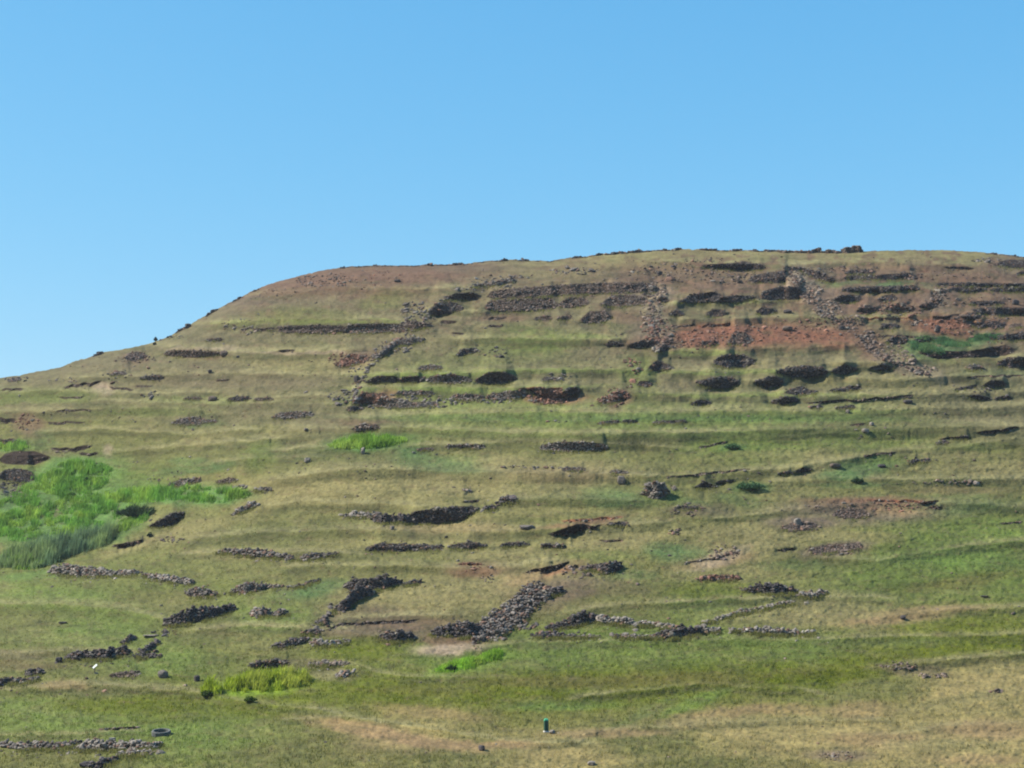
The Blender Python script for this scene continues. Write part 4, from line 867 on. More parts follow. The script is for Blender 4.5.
# thin afternoon haze in the air over the valley
hz = bpy.data.materials.new('haze'); hz.use_nodes = True
hn = hz.node_tree; hn.nodes.remove(hn.nodes['Principled BSDF'])
pv = hn.nodes.new('ShaderNodeVolumePrincipled'); pv.inputs['Color'].default_value = (.82, .88, 1, 1)
pv.inputs['Density'].default_value = HAZE; pv.inputs['Anisotropy'].default_value = 0.2
hn.links.new(pv.outputs[0], hn.nodes['Material Output'].inputs['Volume'])
mn = allP.reshape(-1, 3).min(0) - 5; mx = allP.reshape(-1, 3).max(0) + 5; mn[2] += 4; mx[2] = max(mx[2] - 2, 80)
hv = np.array([(x, y, z) for x in (mn[0], mx[0]) for y in (mn[1], mx[1]) for z in (mn[2], mx[2])])
hf = np.array([[0, 1, 3, 2], [4, 6, 7, 5], [0, 4, 5, 1], [2, 3, 7, 6], [0, 2, 6, 4], [1, 5, 7, 3]])
tag(mesh_object('haze', hv, hf, 4, hz), 'thin pale haze over the hillside', 'haze', kind='stuff')
print('haze box', mn, mx)

# ------------------------------------------------------------------ stones
def ico():
    p = (1 + 5 ** .5) / 2
    v = np.array([(-1, p, 0), (1, p, 0), (-1, -p, 0), (1, -p, 0), (0, -1, p), (0, 1, p), (0, -1, -p), (0, 1, -p), (p, 0, -1), (p, 0, 1), (-p, 0, -1), (-p, 0, 1)], float)
    v /= np.linalg.norm(v[0])
    f = np.array([(0, 11, 5), (0, 5, 1), (0, 1, 7), (0, 7, 10), (0, 10, 11), (1, 5, 9), (5, 11, 4), (11, 10, 2), (10, 7, 6), (7, 1, 8), (3, 9, 4), (3, 4, 2), (3, 2, 6), (3, 6, 8), (3, 8, 9), (4, 9, 5), (2, 4, 11), (6, 2, 10), (8, 6, 7), (9, 8, 1)])
    return v, f
ICO_V, ICO_F = ico()
def ico2():
    v = [tuple(x) for x in ICO_V]; f = []; cache = {}
    def mid(a, b):
        k = (min(a, b), max(a, b))
        if k not in cache:
            m = np.array(v[a]) + np.array(v[b]); m /= np.linalg.norm(m); v.append(tuple(m)); cache[k] = len(v) - 1
        return cache[k]
    for a, b, c in ICO_F:
        ab, bc, ca = mid(a, b), mid(b, c), mid(c, a)
        f += [(a, ab, ca), (b, bc, ab), (c, ca, bc), (ab, bc, ca)]
    return np.array(v), np.array(f)
ICO2_V, ICO2_F = ico2()
STONE = dict(dark=(.055, .047, .047), grey=(.112, .096, .086), light=(.168, .146, .128), brown=(.105, .078, .064), red=(.15, .078, .055), pale=(.15, .115, .092))

def stones(centres, size, key, seed, flat=.72, mix=.25, fine=False):
    """angular stones as arrays: verts, faces, colours"""
    r = np.random.default_rng(seed)
    n = len(centres)
    BV, BF = (ICO2_V, ICO2_F) if fine else (ICO_V, ICO_F)
    nv = len(BV)
    v = np.sign(BV) * np.abs(BV) ** .75
    v = v[None] * (1 + r.uniform(-.24, .24, (n, nv, 1))) + r.uniform(-.08, .08, (n, nv, 3))
    sc = np.stack([r.uniform(.75, 1.4, n), r.uniform(.7, 1.1, n), r.uniform(.6, 1.0, n) * flat], -1) * (np.asarray(size) * .5 * np.exp(r.normal(-.03, .3, n)))[:, None]
    v = v * sc[:, None]
    # turn about a random axis
    az = r.uniform(0, 2 * np.pi, n); ti = r.normal(0, .35, n); tj = r.normal(0, .35, n)
    ca, sa = np.cos(az), np.sin(az)
    x = v[..., 0] * ca[:, None] - v[..., 1] * sa[:, None]; y = v[..., 0] * sa[:, None] + v[..., 1] * ca[:, None]; z = v[..., 2]
    c, s = np.cos(ti)[:, None], np.sin(ti)[:, None]; y, z = y * c - z * s, y * s + z * c
    c, s = np.cos(tj)[:, None], np.sin(tj)[:, None]; x, z = x * c - z * s, x * s + z * c
    v = np.stack([x, y, z], -1) + centres[:, None]
    f = BF[None] + (np.arange(n) * nv)[:, None, None]
    base = np.array(STONE[key])
    col = base[None] * np.exp(r.normal(0, .3, n))[:, None]
    lichen = r.random(n) < mix * .5
    col[lichen] = np.array((.165, .145, .122)) * r.uniform(.6, 1.1, (lichen.sum(), 1))
    rust = r.random(n) < mix * .5
    col[rust] = np.array((.15, .09, .065)) * r.uniform(.6, 1.2, (rust.sum(), 1))
    col = np.repeat(col[:, None], nv, 1)
    return v.reshape(-1, 3), f.reshape(-1, 3), col.reshape(-1, 3)

def metre(u, v):                            # metres per picture row on the hillside at that spot
    return R_at(u, v) / F

LOOSE = []
def build_centres(crop, kind, key, s_, seed, lab):
    r = np.random.default_rng(seed)
    p = taper(P(crop, s_), lab)
    if p.shape[0] == 1: return None
    u0, u1 = p[0, 0], p[-1, 0]
    um = (u0 + u1) / 2; mpp = float(metre(um, p[:, 2].mean()))
    size = .25 if kind == 'R' else (.2 if kind == 'S' and key == 'brown' else .27)
    hmax = (p[:, 2] - p[:, 1]).max() * mpp
    size = min(size, max(.2, hmax / 2.2)) * r.uniform(.9, 1.15)
    C = []; S = []
    if kind in 'RS':
        du = size * .8 / mpp; dv = size * .52 / mpp
        for u in np.arange(u0, u1 + du * .5, du):
            # ragged ends and tops
            top = np.interp(u, p[:, 0], p[:, 1]) + .5 + r.normal(0, .45) ; bot = np.interp(u, p[:, 0], p[:, 2]) - .5 + r.normal(0, .4)
            for v in np.arange(bot, top - dv * .3, -dv):
                uu = u + r.uniform(-.4, .4) * du; vv = v + r.uniform(-.25, .25) * dv
                C.append(at(uu, vv)); S.append(size)
                if kind == 'S' and key != 'brown': C.append(at(uu, vv) + np.array([0, r.uniform(-.1, .3), r.uniform(.15, .5)])); S.append(size * 1.1)
            # coping stones lying back on the ledge, and a few that fell at the foot
            for k in range(0 if kind == 'S' else 2):
                q = at(u + r.uniform(-.5, .5) * du, top - .3).copy()
                q[1] += r.uniform(0, .5) ; q[2] += r.uniform(-.05, .1)
                C.append(q); S.append(size * r.uniform(.7, 1.1))
            if r.random() < .35:
                LOOSE.append((at(u + r.uniform(-1, 1) * du, bot + r.exponential(1.3) + .5), size * r.uniform(.5, .9), key))
    else:
        # walk along the foot line in the world
        us = np.arange(u0, u1 + .01, .5)
        foot = at(us, np.interp(us, p[:, 0], p[:, 2])); hs = (np.interp(us, p[:, 0], p[:, 2]) - np.interp(us, p[:, 0], p[:, 1])) * R_at(us, np.interp(us, p[:, 0], p[:, 2])) / F
        dl = np.concatenate([[0], np.cumsum(np.minimum(np.linalg.norm(np.diff(foot, axis=0), axis=1), 3.0))])
        width = .75
        for l in np.arange(0, dl[-1] + .01, size * .72):
            k = np.array([np.interp(l, dl, foot[:, i]) for i in range(3)]); h = max(.22, float(np.interp(l, dl, hs)))
            uq = float(np.interp(l, dl, us))
            h *= r.uniform(.7, .98)
            nl = max(1, int(round(h / (size * .5))))
            for j in range(nl):
                z = j * h / nl + size * .2
                wd = width * (1 - .45 * j / max(1, nl))
                for d in ((.1, .5, .9) if j < nl - 1 else (.3, .7)):
                    if r.random() < .12: continue
                    q = k + np.array([r.uniform(-.4, .4) * size, (d) * wd - .1 + .25 * j / nl, z + r.uniform(-.08, .08)])
                    C.append(q); S.append(size)
            if r.random() < .6:                # tumbled stones round the foot
                ang = r.uniform(0, 6.28); dd = r.exponential(.7)
                uu = uq + dd * math.cos(ang) / mpp; vv = float(np.interp(uq, p[:, 0], p[:, 2])) + 1 + abs(dd * math.sin(ang)) / mpp * .35
                LOOSE.append((at(uu, min(vv, 773.0)), size * r.uniform(.5, .9), key))
    return np.array(C), np.array(S)

def main_piece(C, S, key):
    """stones that lie apart from their wall belong to the loose rubble"""
    n = len(C); lab_ = -np.ones(n, int); k = 0
    d = np.linalg.norm(C[:, None] - C[None], axis=2) < (S[:, None] + S[None]) * .62
    for i in range(n):
        if lab_[i] >= 0: continue
        st = [i]; lab_[i] = k
        while st:
            j = st.pop()
            for m in np.where(d[j] & (lab_ < 0))[0]: lab_[m] = k; st.append(m)
        k += 1
    cnt = np.bincount(lab_); keep = cnt[lab_] >= max(3, .12 * n)
    if keep.sum() < 3: return C, S
    for c_, s_ in zip(C[~keep], S[~keep]): LOOSE.append((c_, s_, key))
    return C[keep], S[keep]

HEAP = ('heap', 'pile', 'mound', 'rocks', 'boulder group', 'clump', 'boulders')
for i, (crop, kind, key, s_, lab) in enumerate(WALLS):
    C, S = build_centres(crop, kind, key, s_, 1000 + i, lab)
    C, S = main_piece(C, S, key)
    vv, ff, cc = stones(C, S, key, 2000 + i, mix=0.05 if kind == 'S' and key == 'brown' else (.2 if key in ('dark', 'brown') else .32))
    o0 = C[np.argmin(C[:, 2])]
    heap = any(h in lab.split(',')[0] for h in HEAP)
    name = 'rock_pile' if heap else ('retaining_wall' if kind == 'R' else 'rubble_wall')
    ob = mesh_object(name, vv - o0, ff, 3, M_stone, attrs={'Col': cc})
    ob.location = o0
    tag(ob, lab, 'rock pile' if heap else 'stone wall',
        'rock piles on the hillside' if heap else ('dry stone retaining walls on the terraces' if kind == 'R' else 'tumbled rubble walls on the slope'), kind='thing')

# the two faced cairn: a squared corner of laid stones, lit on the left, dark on the right
def cairn():
    r = np.random.default_rng(5)
    foot = at(657.5, 499.0); C = []; S = []
    m = float(metre(657, 495))
    for lay in range(10):
        z = .1 + lay * .19
        if z > 15.5 * m: break
        L1 = 2.6 * (1 - lay / 16); L2 = 2.5 * (1 - lay / 14)
        A = np.array([-.82, .58]); B = np.array([.78, .8])
        for t in np.arange(0, 1, .1):
            C.append(foot + np.array([*(A * t * L1), z])); S.append(.32)
            C.append(foot + np.array([*(B * t * L2), z])); S.append(.32)
            for q in (.2, .4, .6, .8):
                C.append(foot + np.array([*(A * t * L1 * q + B * t * L2 * (1 - q) + np.array([0, .12])), z])); S.append(.34)
    C = np.array(C) + r.normal(0, .05, (len(C), 3)); S = np.array(S)
    vv, ff, cc = stones(C, S, 'grey', 77, mix=.35)
    ob = mesh_object('cairn', vv - foot, ff, 3, M_stone, attrs={'Col': cc}); ob.location = foot
    tag(ob, 'squared stone cairn with pale left face and dark right face', 'cairn')
cairn()

for u0, u1, h, n, lab, key in SKYLINE:
    r = np.random.default_rng(int(u0))
    C = []; S = []
    um = (u0 + u1) / 2; m = float(metre(um, crest(um) + 2))
    for u in np.arange(u0, u1, .8 if h > .3 else 1.0):
        x = (u - um) / ((u1 - u0) / 2)
        if 'hut' in lab: env = (.8 + .2 * x) if x < .75 else max(.2, (1 - x) / .25)
        elif 'pointed' in lab: env = max(.15, 1 - abs(x) ** .8)
        elif 'line' in lab or 'stones' in lab: env = float(.35 + .75 * noise(u / 5.0, .5, 7) + .5 * noise(u / 16.0, .5, 8))
        else: env = max(.2, 1 - x * x)
        if env <= 0: continue
        for dy in (0, .35, .7):
            z = 0
            while z < h * env + .04:
                q = at(u + r.uniform(-.5, .5), np.interp(u, ucols, crest_cols) + 1.0).copy()
                q[1] += dy + r.uniform(-.1, .1); q[2] += z + r.uniform(0, .07)
                C.append(q); S.append((.36 if h > .3 else .26) * r.uniform(.7, 1.1)); z += .2
    if not C: continue
    C = np.array(C); o0 = C[np.argmin(C[:, 2])]
    vv, ff, cc = stones(C, np.array(S), key, int(u1), mix=.3)
    ob = mesh_object('rock_pile', vv - o0, ff, 3, M_stone, attrs={'Col': cc}); ob.location = o0
    tag(ob, lab, 'rock pile', 'stones on the skyline')

for i, (crop, x, y, w, h, key, lab) in enumerate(BOULDERS):
    u = CR[crop][0] + x / 4; v = CR[crop][1] + y / 4
    q = at(u, v)
    r = np.random.default_rng(300 + i)
    bv = np.sign(ICO2_V) * np.abs(ICO2_V) ** .7
    bv = bv * (1 + r.uniform(-.13, .13, (len(bv), 1))) * np.array([w / 2, max(.3, w * .35), h / 2 * 1.15])
    a = r.uniform(-.4, .4); ca, sa = math.cos(a), math.sin(a)
    bv = np.stack([bv[:, 0] * ca - bv[:, 1] * sa, bv[:, 0] * sa + bv[:, 1] * ca, bv[:, 2] + h * .42], -1)
    cc = np.tile(np.array(STONE[key]) * 1.0, (len(bv), 1)) * r.uniform(.85, 1.15, (len(bv), 1))
    ob = mesh_object('boulder', bv, ICO2_F, 3, M_stone, attrs={'Col': cc}); ob.location = q
    tag(ob, lab, 'boulder', 'single stones lying on the slope')

# fallen field boundaries running straight down the slope: lines of small stones
for i, (line, n_, key) in enumerate((('646,292 652,305 650,318 656,330 652,345 658,352', 130, 'brown'), ('786,268 796,282 806,296 820,310 838,322 858,336 872,352 892,362 910,370 930,376', 330, 'brown'),
                                     ('445,298 432,312 424,322 408,335 392,346 378,357 366,372 358,386 352,398', 230, 'grey'), ('944,290 938,300 930,308', 50, 'brown'), ('320,624 326,616 334,606', 26, 'grey'), ('618,398 636,380 640,366', 30, 'red'))):
    r = np.random.default_rng(6000 + i); p = P('g', line); t_ = r.uniform(0, len(p) - 1, n_)
    for a_ in t_:
        u = np.interp(a_, np.arange(len(p)), p[:, 0]) + r.normal(0, 1.8); v = np.interp(a_, np.arange(len(p)), p[:, 1]) + r.normal(0, 1.0)
        LOOSE.append((at(u, v) + np.array([0, 0, r.uniform(0, .15)]), float(np.exp(r.normal(-1.2, .35))), key))
# crumbs of rock sticking out of the cut banks
for i, (crop, s_, key) in enumerate(BANKS):
    r = np.random.default_rng(4000 + i); p = P(crop, s_); n_ = int((p[-1, 0] - p[0, 0]) * .9)
    for u in r.uniform(p[0, 0], p[-1, 0], n_):
        t_ = r.random() ** .8; LOOSE.append((at(u, np.interp(u, p[:, 0], p[:, 1]) * (1 - t_) + np.interp(u, p[:, 0], p[:, 2]) * t_ + r.uniform(-.4, 1.0)), r.uniform(.1, .3), 'brown' if key == 'E' else 'red'))
# loose rubble too small and too many to count
C = []; S = []; K = []
for i, (crop, x, y, rx, ry, n, sz, key) in enumerate(SCREE):
    r = np.random.default_rng(500 + i)
    a = r.uniform(0, 2 * np.pi, n); d = r.random(n) ** .6
    u = CR[crop][0] + (x + np.cos(a) * d * rx) / 4; v = CR[crop][1] + (y + np.sin(a) * d * ry) / 4
    v = np.clip(v, np.interp(u, ucols, crest_cols) + 1, 772)
    C.append(at(u, v) + np.array([0, 0, .04])); S.append(np.full(n, sz) * np.exp(r.normal(-.25, .35, n))); K += [key] * n
r = np.random.default_rng(900)
nb = 5200                                   # strays over the whole slope, thicker on the dry top
u = r.uniform(-200, 1224, nb); t = r.random(nb) ** 1.6; v = crest(u) + 3 + t * (760 - crest(u))
keep = (noise(u / 40, v / 18, 5) > -.1) & ~((v > 620) & (r.random(nb) < .8)); u = u[keep]; v = v[keep]
C.append(at(u, v)); S.append(np.exp(r.normal(-1.75, .4, len(u)))); K += list(r.choice(['dark', 'brown', 'grey', 'brown'], len(u)))
C.append(np.array([a[0] for a in LOOSE])); S.append(np.array([a[1] for a in LOOSE])); K += [a[2] for a in LOOSE]
C = np.concatenate(C); S = np.concatenate(S); K = np.array(K)
vs, fs, cs = [], [], []; off = 0
for j, k in enumerate(np.unique(K)):
    m = K == k
    v_, f_, c_ = stones(C[m], S[m], k, 700 + j, mix=.3)
    vs.append(v_); fs.append(f_ + off); cs.append(c_); off += len(v_)
ob = mesh_object('loose_rubble', np.concatenate(vs), np.concatenate(fs), 3, M_stone, attrs={'Col': np.concatenate(cs)})
tag(ob, 'small loose stones strewn over the tracks and bare soil', 'rubble', kind='stuff')

# ------------------------------------------------------------------ grasses
def col_at(u, v):
    c = np.interp(u, ucols, crest_cols)
    t = np.clip((v - c) / (774 - c), 0, 1) * (NR - 1)
    j = np.interp(u, ucols, np.arange(len(ucols)))
    i0 = np.clip(np.round(t).astype(int), 0, NR - 1); j0 = np.clip(np.round(j).astype(int), 0, len(ucols) - 1)
    return Cmain[i0, j0], (cutE + cutR)[i0, j0]

def blades(base, h, w, col, nb, seed, lean=.35, spread=.12):
    """tufts of narrow blades, one triangle pair each; returns verts, faces, colours"""
    r = np.random.default_rng(seed); n = len(base)
    b = np.repeat(base, nb, 0); hh = np.repeat(h, nb) * r.uniform(.55, 1.15, n * nb); ww = np.repeat(w, nb)
    cc = np.repeat(col, nb, 0) * r.uniform(.85, 1.2, (n * nb, 1))
    b = b + np.stack([r.normal(0, 1, n * nb) * np.repeat(spread * np.ones(n), nb), r.normal(0, 1, n * nb) * np.repeat(spread * np.ones(n), nb), 0 * hh], -1)
    az = r.uniform(0, 2 * np.pi, n * nb); le = r.normal(0, lean, (n * nb, 2)) * hh[:, None]
    side = np.stack([np.cos(az), np.sin(az), 0 * az], -1) * ww[:, None] * .5
    tip = b + np.stack([le[:, 0] + hh * .1, le[:, 1], hh], -1)
    mid = b + np.stack([le[:, 0] * .35, le[:, 1] * .35, hh * .55], -1)
    b[:, 2] -= .05
    v = np.stack([b - side, b + side, mid + side * .8, mid - side * .8, tip], 1)
    f = np.array([[0, 1, 2], [0, 2, 3], [3, 2, 4]])[None] + (np.arange(n * nb) * 5)[:, None, None]
    return v.reshape(-1, 3), f.reshape(-1, 3), np.repeat(cc[:, None], 5, 1).reshape(-1, 3)

r = np.random.default_rng(11)
NT = 115000
u = r.uniform(-200, 1224, NT); c = crest(u) + .5
v = c + r.random(NT) ** .85 * (772 - c)
col, cut = col_at(u, v)
green = col[:, 1] / (col[:, 0] + 1e-6)
dens = sstep(.72, .98, green) * (1 - np.clip(cut, 0, 1)) * (.45 + .55 * (fbm(u / 12, v / 5, 120, 3) > -.05))
keep = r.random(NT) < dens
u, v, col = u[keep], v[keep], col[keep]
hh = r.uniform(.08, .19, len(u)) * (1 + .4 * sstep(600, 700, v))
# longer grass creeping up round the fallen walls
fu, fv = [], []
for crop, kind, key, s_, lab in WALLS:
    p = P(crop, s_); n_ = int((p[-1, 0] - p[0, 0]) * (9 if kind == 'F' else 4)) + 4
    a_ = r.uniform(p[0, 0] - 2, p[-1, 0] + 2, n_); fu.append(a_); fv.append(np.interp(a_, p[:, 0], p[:, 2]) + np.abs(r.normal(0, 1.6, n_)) - .2)
fu = np.concatenate(fu); fv = np.minimum(np.concatenate(fv), 772)
keep = noise(fu / 5, fv / 3, 133) > -.25; fu, fv = fu[keep], fv[keep]
u = np.concatenate([u, fu]); v = np.concatenate([v, fv]); hh = np.concatenate([hh, r.uniform(.14, .34, len(fu))])
fc = np.tile(alb(*COVER['olive']), (len(fu), 1)) * r.uniform(.8, 1.25, (len(fu), 1)); col = np.concatenate([col, fc])
bv, bf, bc = blades(at(u, v), hh, r.uniform(.03, .06, len(u)), col * 1.75, 3, 12, lean=.3, spread=.14)
ob = mesh_object('grass', bv, bf, 3, M_blade, attrs={'Col': np.clip(bc, 0, 1)})
tag(ob, 'short dry and green grass tufts covering the slope', 'grass', kind='stuff')

def field(name, lab, ellipses, n, h0, h1, colr, seed, w=.09, nb=5, lean=.22, spread=.18, clump=.0):
    r = np.random.default_rng(seed); us = []; vs_ = []; eds = []
    tot = sum(e[2] * e[3] for e in ellipses)
    for (a, b, ru, rv, rot) in ellipses:
        k = int(n * ru * rv / tot)
        an = r.uniform(0, 2 * np.pi, k); d = np.sqrt(r.random(k)); x = np.cos(an) * d * ru; y = np.sin(an) * d * rv
        c_, s_ = math.cos(math.radians(rot)), math.sin(math.radians(rot))
        eds.append(d); us.append(a + x * c_ - y * s_); vs_.append(b + x * s_ + y * c_)
    u = np.concatenate(us); v = np.concatenate(vs_)
    u = u + 2.5 * noise(u / 9, v / 5, seed); 
    ed = np.concatenate(eds)
    keep = (noise(u / 7.0, v / 4.0, seed + 1) > -clump if clump else u > -1e9) & (r.random(len(u)) < 1.35 - ed)
    u, v, ed = u[keep], v[keep], ed[keep]
    hmul = (.5 + .8 * sstep(-.6, .6, noise(u / 6.0, v / 3.2, seed + 2))) * (1.1 - .6 * ed ** 3)
    hh = r.uniform(h0, h1, len(u)) * hmul
    tone = (1 + .35 * noise(u / 6.0, v / 4.0, seed + 3))[:, None]
    warm = sstep(-.3, .7, noise(u / 16.0, v / 7.0, seed + 4))[:, None]
    col = 1.35 * (np.array(colr[0]) * (1 - warm) + np.array(colr[1]) * warm) * tone
    bv, bf, bc = blades(at(u, v), hh, np.full(len(u), w), col, nb, seed, lean=lean, spread=spread)
    ob = mesh_object(name, bv, bf, 3, M_blade, attrs={'Col': np.clip(bc, 0, 1)})
    tag(ob, lab, 'grass', kind='stuff')
LUSH = (alb(124, 174, 74), alb(160, 194, 84)); REED = (alb(118, 146, 108), alb(140, 162, 104))
field('tall_grass', 'lush bright green grass filling the gully at the left edge',
      [(60, 490, 56, 22, -20), (20, 520, 34, 22, 0), (95, 512, 52, 16, -22), (160, 495, 55, 7, -4), (215, 497, 36, 6, -3), (80, 470, 28, 9, 0), (10, 447, 20, 4, 0), (25, 560, 26, 10, 0), (130, 523, 20, 6, -20)],
      15000, .35, .95, LUSH, 21, clump=.3)
field('reed_bed', 'tall blue green reeds standing at the lower edge of the gully', [(62, 552, 48, 9, -20), (100, 540, 20, 8, -22), (30, 560, 34, 9, -8)], 2400, 1.1, 2.1, REED, 22, w=.09, lean=.12)
field('tall_grass', 'bright tall grass patch on a terrace edge in the middle', [(370, 443, 40, 5.5, -4)], 1700, .35, .9, (alb(142, 184, 72), alb(168, 196, 88)), 23)
field('tall_grass', 'bright grass patch right of the bare sandy patch', [(465, 665, 30, 4.5, -12), (492, 657, 14, 4, -14)], 1100, .2, .5, (alb(150, 194, 66), alb(172, 198, 80)), 24)
field('tall_grass', 'yellow green mound of tall grass near the lower left', [(262, 685, 38, 8, -4), (212, 692, 10, 4, 0), (290, 682, 24, 6, 0)], 2800, .3, 1.1, (alb(168, 186, 58), alb(190, 200, 84)), 25, clump=.35, spread=.1)
field('tall_grass', 'dark green leafy ground cover in the hollow of the right slope', [(945, 342, 30, 4, 8), (925, 348, 20, 5, 15), (985, 338, 20, 3, -8)], 1700, .15, .4, (alb(96, 138, 90), alb(114, 150, 94)), 26, nb=5)

# ------------------------------------------------------------------ shrubs
M_leaf = attr_material('shrub_leaves', scale=3.0, lo=.85, hi=1.15, trans=.25)
M_wood = plain_material('shrub_wood', (.09, .065, .045))
def shrub(u, v, wid, hei, colr, n, lab, seed, flat=1.0, spiky=False):
    r = np.random.default_rng(seed)
    root = at(u, v)
    e = empty('shrub', root); tag(e, lab, 'shrub')
    th = r.uniform(0, 2 * np.pi, n); ph = np.arccos(r.uniform(-.15, 1, n)); rad = r.random(n) ** .4
    lob = 1 + .25 * np.sin(3 * th + seed) * np.sin(2 * ph + 1)
    c = np.stack([np.cos(th) * np.sin(ph) * wid / 2, np.sin(th) * np.sin(ph) * wid / 2 * .8 * flat, np.cos(ph) * hei * .6 + hei * .35], -1) * (rad * lob)[:, None]
    c[:, 2] = np.maximum(c[:, 2], .02)
    s = r.uniform(.06, .14, n)
    d1 = r.normal(0, 1, (n, 3)); d1 /= np.linalg.norm(d1, axis=1)[:, None]
    if spiky: d1 = c / (np.linalg.norm(c, axis=1)[:, None] + .1) + r.normal(0, .2, (n, 3)) + np.array([0, 0, .5]); s = s * 2.6
    d2 = np.cross(d1, r.normal(0, 1, (n, 3))); d2 /= np.linalg.norm(d2, axis=1)[:, None] + 1e-6
    k = .22 if spiky else .55
    vv = np.stack([c - d1 * s[:, None], c + d2 * (s * k)[:, None], c + d1 * s[:, None], c - d2 * (s * k)[:, None]], 1)
    col = np.array(colr)[None] * np.exp(r.normal(0, .22, n))[:, None]
    mesh_object('foliage', vv.reshape(-1, 3), np.arange(n * 4).reshape(-1, 4), 4, M_leaf, parent=e, attrs={'Col': np.repeat(col[:, None], 4, 1).reshape(-1, 3)})
    V_, F_ = [], []
    for b in range(5):                        # a few bent woody stems
        a = 2 * math.pi * b / 5 + r.uniform(-.3, .3); L = hei * .6
        p0 = np.array([.03 * math.cos(a), .03 * math.sin(a), -.08]); p1 = p0 + np.array([math.cos(a) * wid * .12, math.sin(a) * wid * .12, L * .6]); p2 = p1 + np.array([math.cos(a) * wid * .14, math.sin(a) * wid * .14, L * .5])
        for q0, q1, r0, r1 in ((p0, p1, .035, .022), (p1, p2, .022, .008)):
            o = len(V_)
            for q, rr in ((q0, r0), (q1, r1)):
                for t in range(5): V_.append(q + np.array([math.cos(t * 1.2566) * rr, math.sin(t * 1.2566) * rr, 0]))
            for t in range(5): F_.append([o + t, o + (t + 1) % 5, o + 5 + (t + 1) % 5, o + 5 + t])
    mesh_object('stem', np.array(V_), np.array(F_), 4, M_wood, parent=e)
DK = alb(70, 98, 66); TE = alb(92, 132, 88)
shrub(750, 490, 3.0, .85, TE, 1500, 'round green shrub right of the dark humped stones', 31)
shrub(733, 449, 1.8, .6, TE, 700, 'small green shrub below the bright green band', 32)
shrub(858, 483, 1.3, .6, DK, 500, 'small dark shrub below the teal grass on the right', 33)
shrub(155.6, 341, .55, .55, alb(58, 66, 48), 260, 'upper tiny dark bush standing on the left ridge line', 34)
shrub(154.5, 345, .5, .4, alb(66, 72, 52), 220, 'lower tiny dark bush just under the left ridge line', 35)
shrub(207, 697, 1.0, .5, alb(98, 120, 54), 600, 'dark bush at the left end of the yellow green mound', 36)
shrub(250, 702, .9, .4, alb(104, 128, 54), 500, 'dark bush in front of the yellow green mound', 37)
shrub(150, 537, .7, .5, alb(62, 80, 58), 260, 'small dark bush beside the thin wooden stake', 38)
shrub(138, 517, 4.6, 1.2, alb(88, 112, 74), 1500, 'broad spiky grey green bush in the lush gully', 39, flat=.6, spiky=True)
shrub(452, 671, .9, .45, alb(56, 84, 44), 350, 'small dark bush in the bright grass by the sandy patch', 40)
shrub(87, 482, .9, .6, alb(60, 104, 44), 300, 'dark green bush among the lush gully grass, upper one', 44)
shrub(72, 497, 1.1, .6, alb(60, 104, 44), 300, 'dark green bush among the lush gully grass, lower one', 45)

# ------------------------------------------------------------------ made things
def prism(n, r0, r1, z0, z1, ang=0, sx=1, sy=1):
    a = np.arange(n) * 2 * math.pi / n + ang
    lo = np.stack([np.cos(a) * r0 * sx, np.sin(a) * r0 * sy, a * 0 + z0], -1); hi = np.stack([np.cos(a) * r1 * sx, np.sin(a) * r1 * sy, a * 0 + z1], -1)
    return lo, hi
def lathe(name, prof, n, mat, parent, ang=0, sx=1, sy=1, closed=False, bevel=0):
    """stack of n-sided rings (radius, height)"""
    vs = []
    for rr, z in prof:
        a = np.arange(n) * 2 * math.pi / n + ang
        vs.append(np.stack([np.cos(a) * rr * sx, np.sin(a) * rr * sy, a * 0 + z], -1))
    fs = []
    m = len(prof)
    for i in range(m - (0 if closed else 1)):
        for j in range(n):
            i2 = (i + 1) % m
            fs.append([i * n + j, i * n + (j + 1) % n, i2 * n + (j + 1) % n, i2 * n + j])
    o = mesh_object(name, np.concatenate(vs), np.array(fs), 4, mat, parent=parent)
    return o

M_green = plain_material('dark_green_paint', (.004, .05, .032), rough=.55, scale=9, var=.3)
M_mint = plain_material('pale_green_paint', (.05, .32, .17), rough=.5, var=.15)
M_foot = plain_material('pale_concrete', (.42, .40, .38), rough=.9, scale=14)
M_conc = plain_material('weathered_concrete', (.085, .09, .088), rough=.95, scale=6, var=.35)
M_white = plain_material('white_board', (.72, .74, .74), rough=.6, var=.08)
M_floor = plain_material('dark_floor', (.03, .03, .028), rough=.9)  # even near-black colour of the trough floor

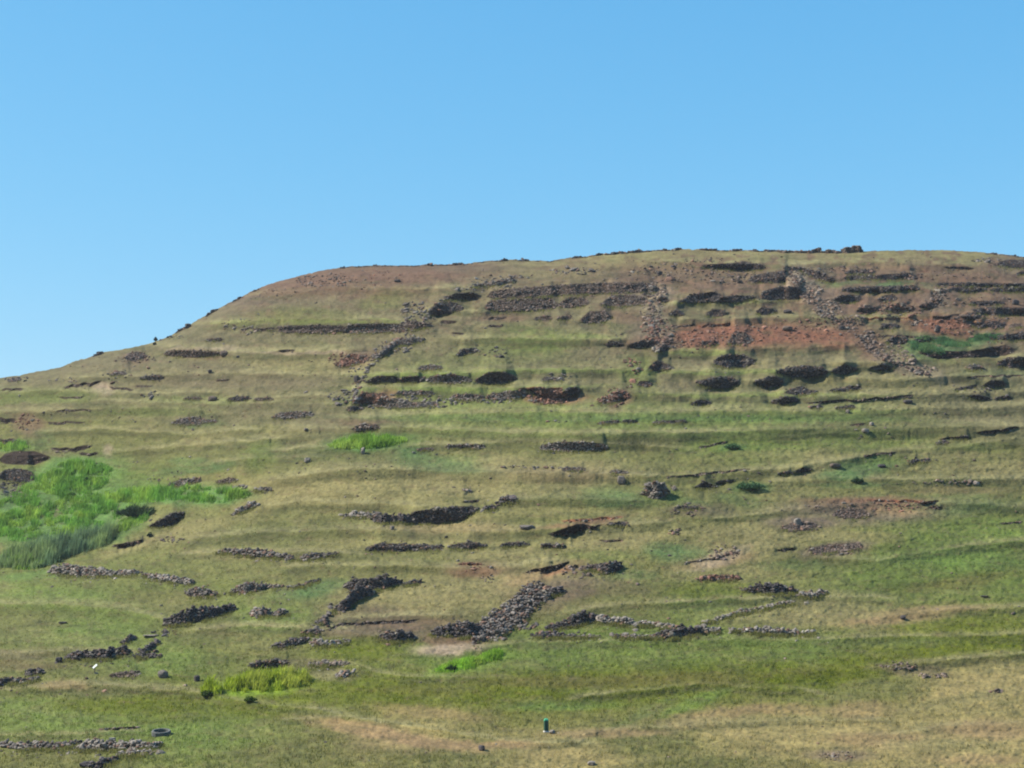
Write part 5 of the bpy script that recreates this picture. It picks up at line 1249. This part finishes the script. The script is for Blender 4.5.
# green post with a pale cap
q = at(546.2, 732.0); mpp = float(metre(546, 732))
post = empty('marker_post', q + np.array([0, 0, -.02])); tag(post, 'dark green square post with pale cap in the dry grass', 'post')
hp = 13.6 * mpp; hw = 2.0 * mpp * 1.414
k = math.radians(45 + 12)
lathe('post_shaft', [(0.001, .10), (hw * .92, .10), (hw, .13), (hw, hp * .80), (hw * .93, hp * .82), (.001, hp * .82)], 4, M_green, post, ang=k)
lathe('cap', [(.001, hp * .825), (hw * .98, hp * .825), (hw * 1.02, hp * .85), (hw * .95, hp * .92), (hw * .45, hp), (.001, hp)], 4, M_mint, post, ang=k)
lathe('foot', [(.001, -.15), (hw * 1.35, -.15), (hw * 1.3, .07), (hw * 1.1, .098), (.001, .098)], 4, M_foot, post, ang=k)
def box(name, size, loc, mat, parent, rot=(0, 0, 0)):
    x, y, z = [s / 2 for s in size]; b = min(size) * .12
    vs = []; 
    for zz, ins in ((-z, b), (-z + b, 0), (z - b, 0), (z, b)):
        vs += [(-x + ins, -y + ins, zz), (x - ins, -y + ins, zz), (x - ins, y - ins, zz), (-x + ins, y - ins, zz)]
    fs = [[3, 2, 1, 0], [12, 13, 14, 15]]
    for i in range(3):
        for j in range(4): fs.append([i * 4 + j, i * 4 + (j + 1) % 4, i * 4 + 4 + (j + 1) % 4, i * 4 + 4 + j])
    o = mesh_object(name, np.array(vs, float), np.array(fs), 4, mat, parent=parent)
    o.location = loc; o.rotation_euler = rot
    return o
for s in (-1, 1):                             # raised ribs on the face toward the path
    box('rib', (hw * .22, .03, hp * .6), (s * hw * .42 - .0, -hw * .86, hp * .45), M_green, post)

# eight sided trough with an open top
q = at(160.5, 735.5)
tr = empty('water_trough', q + np.array([0, .3, -.05]), (math.radians(-1), 0, math.radians(6))); tag(tr, 'round dark grey concrete trough above the lowest stone wall', 'trough')
tr.rotation_euler = (math.radians(13), 0, 0)
Rt = 9.4 * float(metre(160, 735))
lathe('trough_wall', [(Rt, -.1), (Rt * 1.02, .34), (Rt * .97, .40), (Rt * .80, .40), (Rt * .77, .34), (Rt * .77, -.1)], 14, M_conc, tr, ang=.2, sy=.8, closed=True)
lathe('trough_floor', [(.01, .05), (Rt * .79, .045), (Rt * .79, -.05), (.01, -.05)], 14, M_floor, tr, ang=.2, sy=.8)

# small white slanted board on a stake
q = at(94.6, 673.5)
sg = empty('small_sign', q); tag(sg, 'small slanted white board on a short dark post', 'sign')
lathe('post', [(.001, -.1), (.045, -.1), (.045, .58), (.001, .58)], 6, M_wood, sg)
box('board', (.46, .03, .17), (.03, -.04, .62), M_white, sg, (math.radians(-25), math.radians(-42), 0))
box('bracket', (.1, .05, .18), (0, -.01, .5), M_wood, sg)
box('base_block', (.28, .22, .14), (.14, 0, .03), M_conc, sg, (0, .2, .3))

q = at(142.5, 541.5)
st = empty('wooden_stake', q); tag(st, 'thin dark wooden stake at the edge of the lush gully', 'stake')
lathe('stake_shaft', [(.001, -.15), (.06, -.15), (.055, .45), (.05, .62), (.03, .7), (.001, .7)], 6, M_wood, st)
